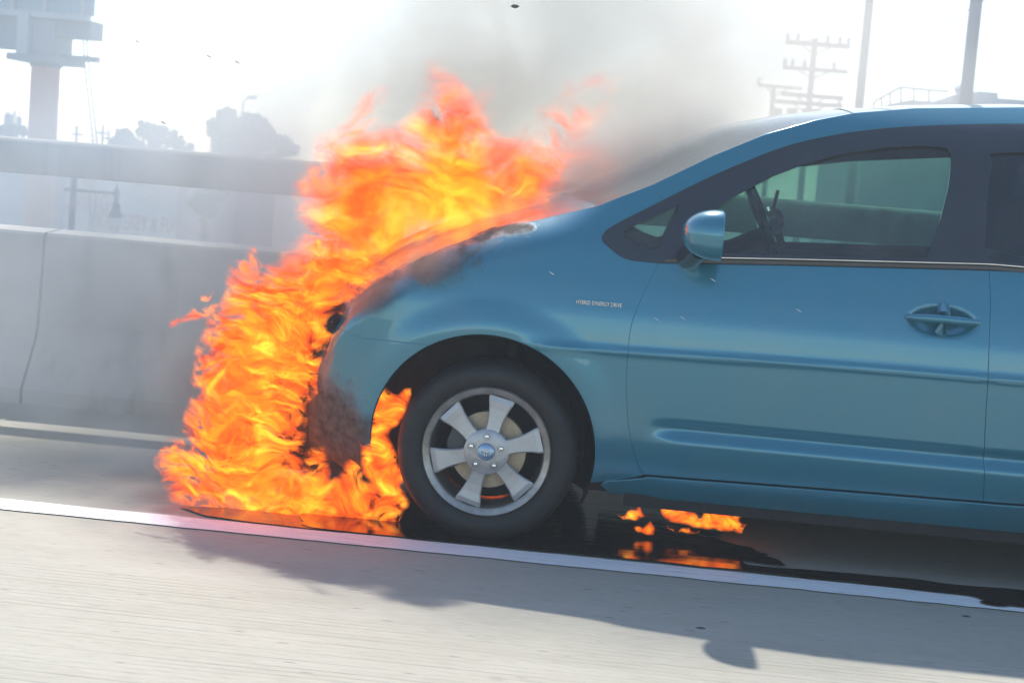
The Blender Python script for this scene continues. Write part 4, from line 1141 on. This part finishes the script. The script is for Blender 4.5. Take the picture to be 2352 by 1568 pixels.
# pendant street lamp
YL = 26.0
sl = empty('street_lamp', (onY(168, 450, YL).x, YL, GZ), 'dark post with cross arm and acorn globe lamp behind the rail', 'street lamp')
px_ = onY(168, 450, YL).x; rl = (onY(175, 450, YL).x - onY(161, 450, YL).x) / 2
m_ = MB(); m_.tube([(px_, YL, GZ), (px_, YL, onY(168, 398, YL).z)], rl, 14); m_.build('post', M['steel'], sl, smooth=True)
m_ = MB(); m_.tube([onY(148, 434, YL), onY(270, 444, YL)], 0.03, 8); m_.build('arm', M['steel'], sl, smooth=True)
g = onY(268, 450, YL); k = (onY(284, 500, YL).x - onY(252, 500, YL).x) / 2
m_ = MB(); zz_ = lambda py: onY(268, py, YL).z - g.z
m_.lathe([(0.001, zz_(418)), (0.006, zz_(424)), (k * .2, zz_(432)), (k * .45, zz_(440)), (k * .45, zz_(447)), (k * .28, zz_(455)), (k * .3, zz_(464)), (k * .58, zz_(466)), (k * .58, zz_(474)), (k * .5, zz_(478)), (k * .7, zz_(486)), (k * 1.02, zz_(494)), (k * 1.05, zz_(500)), (0.02, zz_(500))], g, 'Z', 24); m_.build('lamp_shade', M['steel'], sl, smooth=True)
tg = NT('frosted_globe'); nn_ = tg.noise(tg.pos(), 8, 2); bb_ = tg.bsdf((0.82, 0.84, 0.84), 0.2); bb_.inputs['Transmission Weight'].default_value = 0.25; M['globe'] = tg.m
m_ = MB(); m_.lathe([(k * .93, zz_(500)), (k * .96, zz_(508)), (k * .85, zz_(520)), (k * .6, zz_(530)), (k * .25, zz_(535)), (0.001, zz_(535.5))], g, 'Z', 24); m_.build('globe', M['globe'], sl, smooth=True)

# light poles on the right
M['pole'] = simple('galvanised_pole', (0.20, 0.23, 0.25), 0.55, 0.3, var=0.15, scale=2)
for (ax, ay, bx_, w, Yp, lb) in ((2219, 240, 2241, 30, 30.0, 'thick grey light pole rising out of frame above the roof, rightmost'), (1976, 250, 1995, 20, 34.0, 'slimmer grey light pole left of the thick one behind the roof')):
    x = onY((ax + bx_) / 2, 120, Yp).x; r = w / FPX * Yp / 2
    rt = empty('light_pole', (x, Yp, GZ), lb, 'light pole', 'tall light poles right of the smoke')
    m_ = MB(); m_.tube([(x, Yp, GZ), (x, Yp, 9)], [r * 1.25, r * 0.85], 16); m_.build('pole', M['pole'], rt, smooth=True)
    m_ = MB(); m_.tube([(x, Yp, 9), (x + 0.7, Yp, 9.6), (x + 2.4, Yp, 9.7)], 0.06, 8); m_.build('arm', M['pole'], rt, smooth=True)

# utility poles
M['wood'] = simple('weathered_pole_wood', (0.15, 0.12, 0.11), 0.9, var=0.3, scale=3)
M['can'] = simple('transformer_grey', (0.24, 0.28, 0.28), 0.6, 0.1)
def upole(px, y_top, Yp, arms, lb, trans=(), w=15, k=1.0):
    s = Yp / FPX; x = onY(px, 180, Yp).x; zt = onY(px, y_top, Yp).z
    rt = empty('utility_pole', (x, Yp, GZ), lb, 'utility pole', 'utility poles behind the smoke')
    m_ = MB(); m_.tube([(x, Yp, GZ), (x, Yp, zt)], [w * s * 0.62, w * s * 0.42], 12); m_.build('pole', M['wood'], rt, smooth=True)
    for (py, l, r, h, ins) in arms:
        z = onY(px, py, Yp).z; m_ = MB(); m_.box((x - l * s, Yp - 0.35, z - h * s / 2), (x + r * s, Yp - 0.2, z + h * s / 2)); ar = m_.build('crossarm', M['wood'], rt)
        m_ = MB(); m_.tube([(x - l * s * .55, Yp - .2, z), (x, Yp - .2, z - 22 * s * k)], 0.03, 5); m_.build('brace', M['wood'], rt)
        m_ = MB(); m_.tube([(x + r * s * .55, Yp - .2, z), (x, Yp - .2, z - 22 * s * k)], 0.03, 5); m_.build('brace', M['wood'], rt)
        for u in ins:
            xx = x + (u * (r if u > 0 else l)) * s; m_ = MB(); m_.lathe([(0.03, 0), (0.09, 0.05), (0.05, 0.1), (0.09, 0.15), (0.04, 0.26), (0.001, 0.27)], (xx, Yp - .28, z + h * s / 2), 'Z', 10); m_.build('insulator', M['can'], rt)
    for (tx, ty, tr, th_) in trans:
        p = onY(tx, ty, Yp); m_ = MB(); m_.tube([(p.x, Yp - .5, p.z - th_ * s), (p.x, Yp - .5, p.z)], tr * s, 14); m_.build('transformer', M['can'], rt, smooth=True)
    return rt
upole(1864, 88, 62, [(103, 66, 76, 10, (-.95, -.6, .35, .7, .95)), (161, 66, 76, 8, (-.95, -.7, -.3, .6)), (222, 66, 72, 9, ()), (240, 76, 72, 9, (.9,))], 'tallest wooden utility pole with stacked crossarms and transformers', trans=[(1818, 250, 13, 34), (1862, 252, 22, 40), (1888, 262, 12, 20)])
upole(1780, 200, 66, [(200, 40, 62, 6, (-.9,)), (290, 50, 60, 6, ())], 'smaller utility pole just left of the tallest one', trans=[(1786, 250, 10, 26)], w=12)
upole(1738, 288, 70, [(288, 44, 50, 5, ())], 'lowest utility pole top showing above the windshield', w=9)
upole(72 - 24, 290, 90, [(292, 16, 14, 4, ())], 'distant utility pole left of the billboard column', w=4)
M['wire'] = simple('dark_wire', (0.08, 0.08, 0.09), 0.7)
p0s = [(1800, 100), (1850, 100), (1930, 106)]
for (a_, b_, lb) in (((1790, 96), (2130, -60), 'thin power line climbing from the tallest pole to the upper right'), ((1925, 104), (2330, -40), 'second thin power line running up right above the first poles')):
    A_, B_ = onY(*a_, 62), onY(*b_, 40); m_ = MB(); pts = [A_.lerp(B_, t) - Vector((0, 0, 0.5 * 4 * t * (1 - t))) for t in np.linspace(0, 1, 14)]
    m_.tube(pts, 0.016, 5); tag(m_.build('power_line', M['wire'], smooth=True), lb, 'power line')

# industrial building on the right with roof railing
M['indus'] = simple('pale_industrial_wall', (0.33, 0.36, 0.39), 0.9, var=0.08, scale=0.3)
YI = 48.0
ib = empty('industrial_building', (onY(2200, 230, YI).x, YI, GZ), 'pale flat roofed building with roof railing behind the car roof', 'building')
m_ = MB()
def sl_(px, py): return onY(px, py, YI)
pts = [(1990, 262), (2040, 240), (2090, 230), (2190, 236), (2190, 218), (2240, 220), (2352, 222), (3000, 262)]
poly = [(sl_(*p).x, sl_(*p).z) for p in pts]; zt_ = poly[4][1]
poly = [(p[0], min(p[1], zt_)) for p in poly]
poly = poly + [(poly[-1][0], GZ), (poly[0][0], GZ)]
m_.prism(poly, YI, YI + 14); m_.build('wall', M['indus'], ib)
m_ = MB(); m_.tube([sl_(2200, 218), sl_(2230, 204)], 0.25, 8); m_.box((sl_(2222, 205).x, YI + 1, zt_), (sl_(2310, 205).x, YI + 3.5, sl_(2260, 212).z)); m_.build('roof_hatch', M['indus'], ib)
m_ = MB(); m_.box((sl_(2262, 205).x, YI + 1.2, sl_(2260, 212).z), (sl_(2312, 205).x, YI + 3, sl_(2280, 205).z)); m_.build('roof_vent', M['indus'], ib)
rail = [(2012, 232), (2075, 198), (2140, 205), (2186, 208)]
m_ = MB(); m_.tube([sl_(*p) + Vector((0, 0.5, 0)) for p in rail], 0.035, 6); rl_ = m_.build('roof_railing', M['pole'], ib)
for (qx, qy, qz) in ((2012, 232, 256), (2030, 222, 248), (2050, 212, 240), (2075, 198, 234), (2105, 201, 234), (2140, 205, 236)):
    m_ = MB(); m_.tube([sl_(qx, qy) + Vector((0, .5, 0)), sl_(qx, qz) + Vector((0, .5, 0))], 0.03, 6); m_.build('rail_upright', M['pole'], ib)

# trees
def leaf_mat():
    t = NT('foliage'); n = t.noise(t.pos(), 0.9, 4, 0.6); n2 = t.noise(t.pos(), 6, 2)
    c = t.ramp(n, [(0.3, (0.028, 0.062, 0.026)), (0.7, (0.075, 0.135, 0.050))]); c = t.mix(t.mr(n2, 0.4, 0.7, 0, 0.4), c, (0.12, 0.14, 0.07))
    t.bsdf(c, 0.7); return t.m
M['leaf'] = leaf_mat(); M['bark'] = simple('bark', (0.09, 0.07, 0.055), 0.95, var=0.3, scale=4)
def tree(Y, lobes, base_px, lb, n=5200, leaf=0.20, seed=1, group='trees beyond the barrier'):
    rnd = random.Random(seed); s = Y / FPX
    bx_ = onY(base_px, 320, Y).x; rt = empty('tree', (bx_, Y, GZ), lb, 'tree', group)
    cs = [(onY(px, py, Y), r * s) for px, py, r in lobes]
    zt = max(c.z for c, r in cs)
    m_ = MB(); m_.tube([(bx_, Y, GZ), (bx_ + .1, Y, (GZ + zt) * .45), (bx_, Y, zt - 0.5)], [0.4, 0.28, 0.08], 9)
    for c, r in cs: m_.tube([(bx_, Y, min(c.z, zt) - r * 1.6), (c.x * .5 + bx_ * .5, Y + rnd.uniform(-.5, .5), c.z - r * .9), (c.x, Y, c.z)], [0.14, 0.09, 0.03], 6)
    m_.build('trunk', M['bark'], rt, smooth=True)
    tot = sum(r * r for c, r in cs); V = []; F = []
    for c, r in cs:
        clumps = []
        for _ in range(int(14 + 44 * r)):
            d = Vector((rnd.gauss(0, 1), rnd.gauss(0, 1), rnd.gauss(0, 1))).normalized() * r * rnd.uniform(0.45, 1.0) ** 0.5; clumps.append((c + d, r * rnd.uniform(0.10, 0.24)))
        for _ in range(int(n * r * r / tot)):
            cc, cr_ = rnd.choice(clumps); p = cc + Vector((rnd.gauss(0, 1), rnd.gauss(0, 1), rnd.gauss(0, .8))) * cr_ * 0.62
            a = Vector((rnd.gauss(0, 1), rnd.gauss(0, 1), rnd.gauss(0, 1))).normalized(); b = a.cross(Vector((rnd.gauss(0, 1), rnd.gauss(0, 1), rnd.gauss(0, 1)))).normalized(); L_ = leaf * rnd.uniform(.6, 1.3)
            q = len(V); V += [p - a * L_ * .5, p + b * L_ * .3, p + a * L_ * .5, p - b * L_ * .3]; F.append([q, q + 1, q + 2, q + 3])
    mobj('crown', V, F, M['leaf'], rt)
tree(80, [(525, 275, 26), (500, 300, 26), (520, 325, 36), (575, 285, 28), (600, 310, 34), (560, 330, 38), (640, 335, 28), (665, 345, 18)], 560, 'large rounded dark tree nearest the left edge of the fire', 7500, 0.28, 3)
tree(84, [(285, 315, 20), (330, 300, 20), (352, 302, 20), (345, 325, 28), (385, 315, 22), (408, 328, 16), (265, 325, 10), (300, 335, 22)], 345, 'wide low tree between the ladder and the large tree', 6000, 0.26, 5)
tree(90, [(437, 338, 8), (430, 345, 9)], 434, 'tiny bushy tree between the two bigger trees', 700, 0.22, 7)
tree(52, [(470, 450, 24), (455, 470, 20), (480, 480, 18), (500, 440, 22)], 480, 'dark leafy tree seen through the rail gap right of the shop', 4200, 0.22, 8)
tree(88, [(5, 300, 14), (30, 300, 14), (52, 302, 12), (-30, 300, 20)], 20, 'dark hedge like tree low at the left edge behind the column', 3000, 0.25, 9)
# street lamp in front of the tree top and small masts
mast = [(556, 275, 560, 235, 0.05, 'tall curved street light rising out of the large tree', True), (175, 322, 174, 288, 0.07, 'short thin mast right of the billboard column', False), (235, 322, 233, 285, 0.06, 'thin pole just right of the ladder', False), (249, 322, 248, 298, 0.05, 'shortest thin pole before the low tree', False)]
for (x0, y0_, x1, y1_, r, lb, curved) in mast:
    a_, b_ = onY(x0, y0_, 82), onY(x1, y1_, 82); rt = empty('mast', (a_.x, 82, GZ), lb, 'mast')
    m_ = MB(); pts = [(a_.x, 82, GZ), (a_.x, 82, b_.z)]
    m_.tube(pts, r, 8); m_.build('pole', M['pole'], rt, smooth=True)
    if curved:
        e = onY(574, 223, 82); m_ = MB(); m_.tube([(a_.x, 82, b_.z), ((a_.x * .6 + e.x * .4), 82, e.z - .1), (e.x, 82, e.z)], [r, r, r], 8); m_.build('arm', M['pole'], rt, smooth=True)
        m_ = MB(); m_.tube([(e.x - .1, 82, e.z), (e.x + .35, 82, e.z - .02)], [0.1, 0.14], 8); m_.build('lamp_head', M['can'], rt)
    else:
        m_ = MB(); m_.box((a_.x - .25, 81.9, b_.z - 0.5), (a_.x + .3, 82.1, b_.z - 0.4)); m_.build('crossarm', M['pole'], rt)
# roof equipment mast cluster at the far left
ce = empty('antenna_cluster', (onY(20, 300, 95).x, 95, GZ), 'distant pair of antenna frames above the hedge at the far left', 'antenna')
for x0, w_, y0_, y1_ in ((15, 14, 262, 295), (40, 7, 268, 305)):
    m_ = MB(); a_, b_ = onY(x0 - w_ / 2, y1_, 95), onY(x0 + w_ / 2, y0_, 95); m_.box((a_.x, 95, a_.z), (b_.x, 95.5, b_.z)); m_.build('antenna_box', M['steel'], ce)
for x0 in (12, 18, 28, 33, 41):
    m_ = MB(); b_ = onY(x0, 254, 95); m_.tube([(b_.x, 95.2, GZ), (b_.x, 95.2, b_.z)], 0.05, 6); m_.build('antenna_pole', M['steel'], ce)

# ================================================================== haze
def haze():
    t = NT('haze_air'); v = t.n('ShaderNodeVolumePrincipled')
    v.inputs['Color'].default_value = (0.80, 0.91, 1.0, 1); v.inputs['Density'].default_value = HAZE_D; v.inputs['Anisotropy'].default_value = 0.2
    t.l(v.outputs[0], t.out.inputs['Volume']); m_ = MB(); m_.box((-150, -16, GZ - 1), (150, 130, 12))
    tag(m_.build('haze', t.m), 'pale smoky haze filling the air', kind='stuff')
HAZE_D = 0.004
haze()
# optional overrides used while testing only are kept out of this file
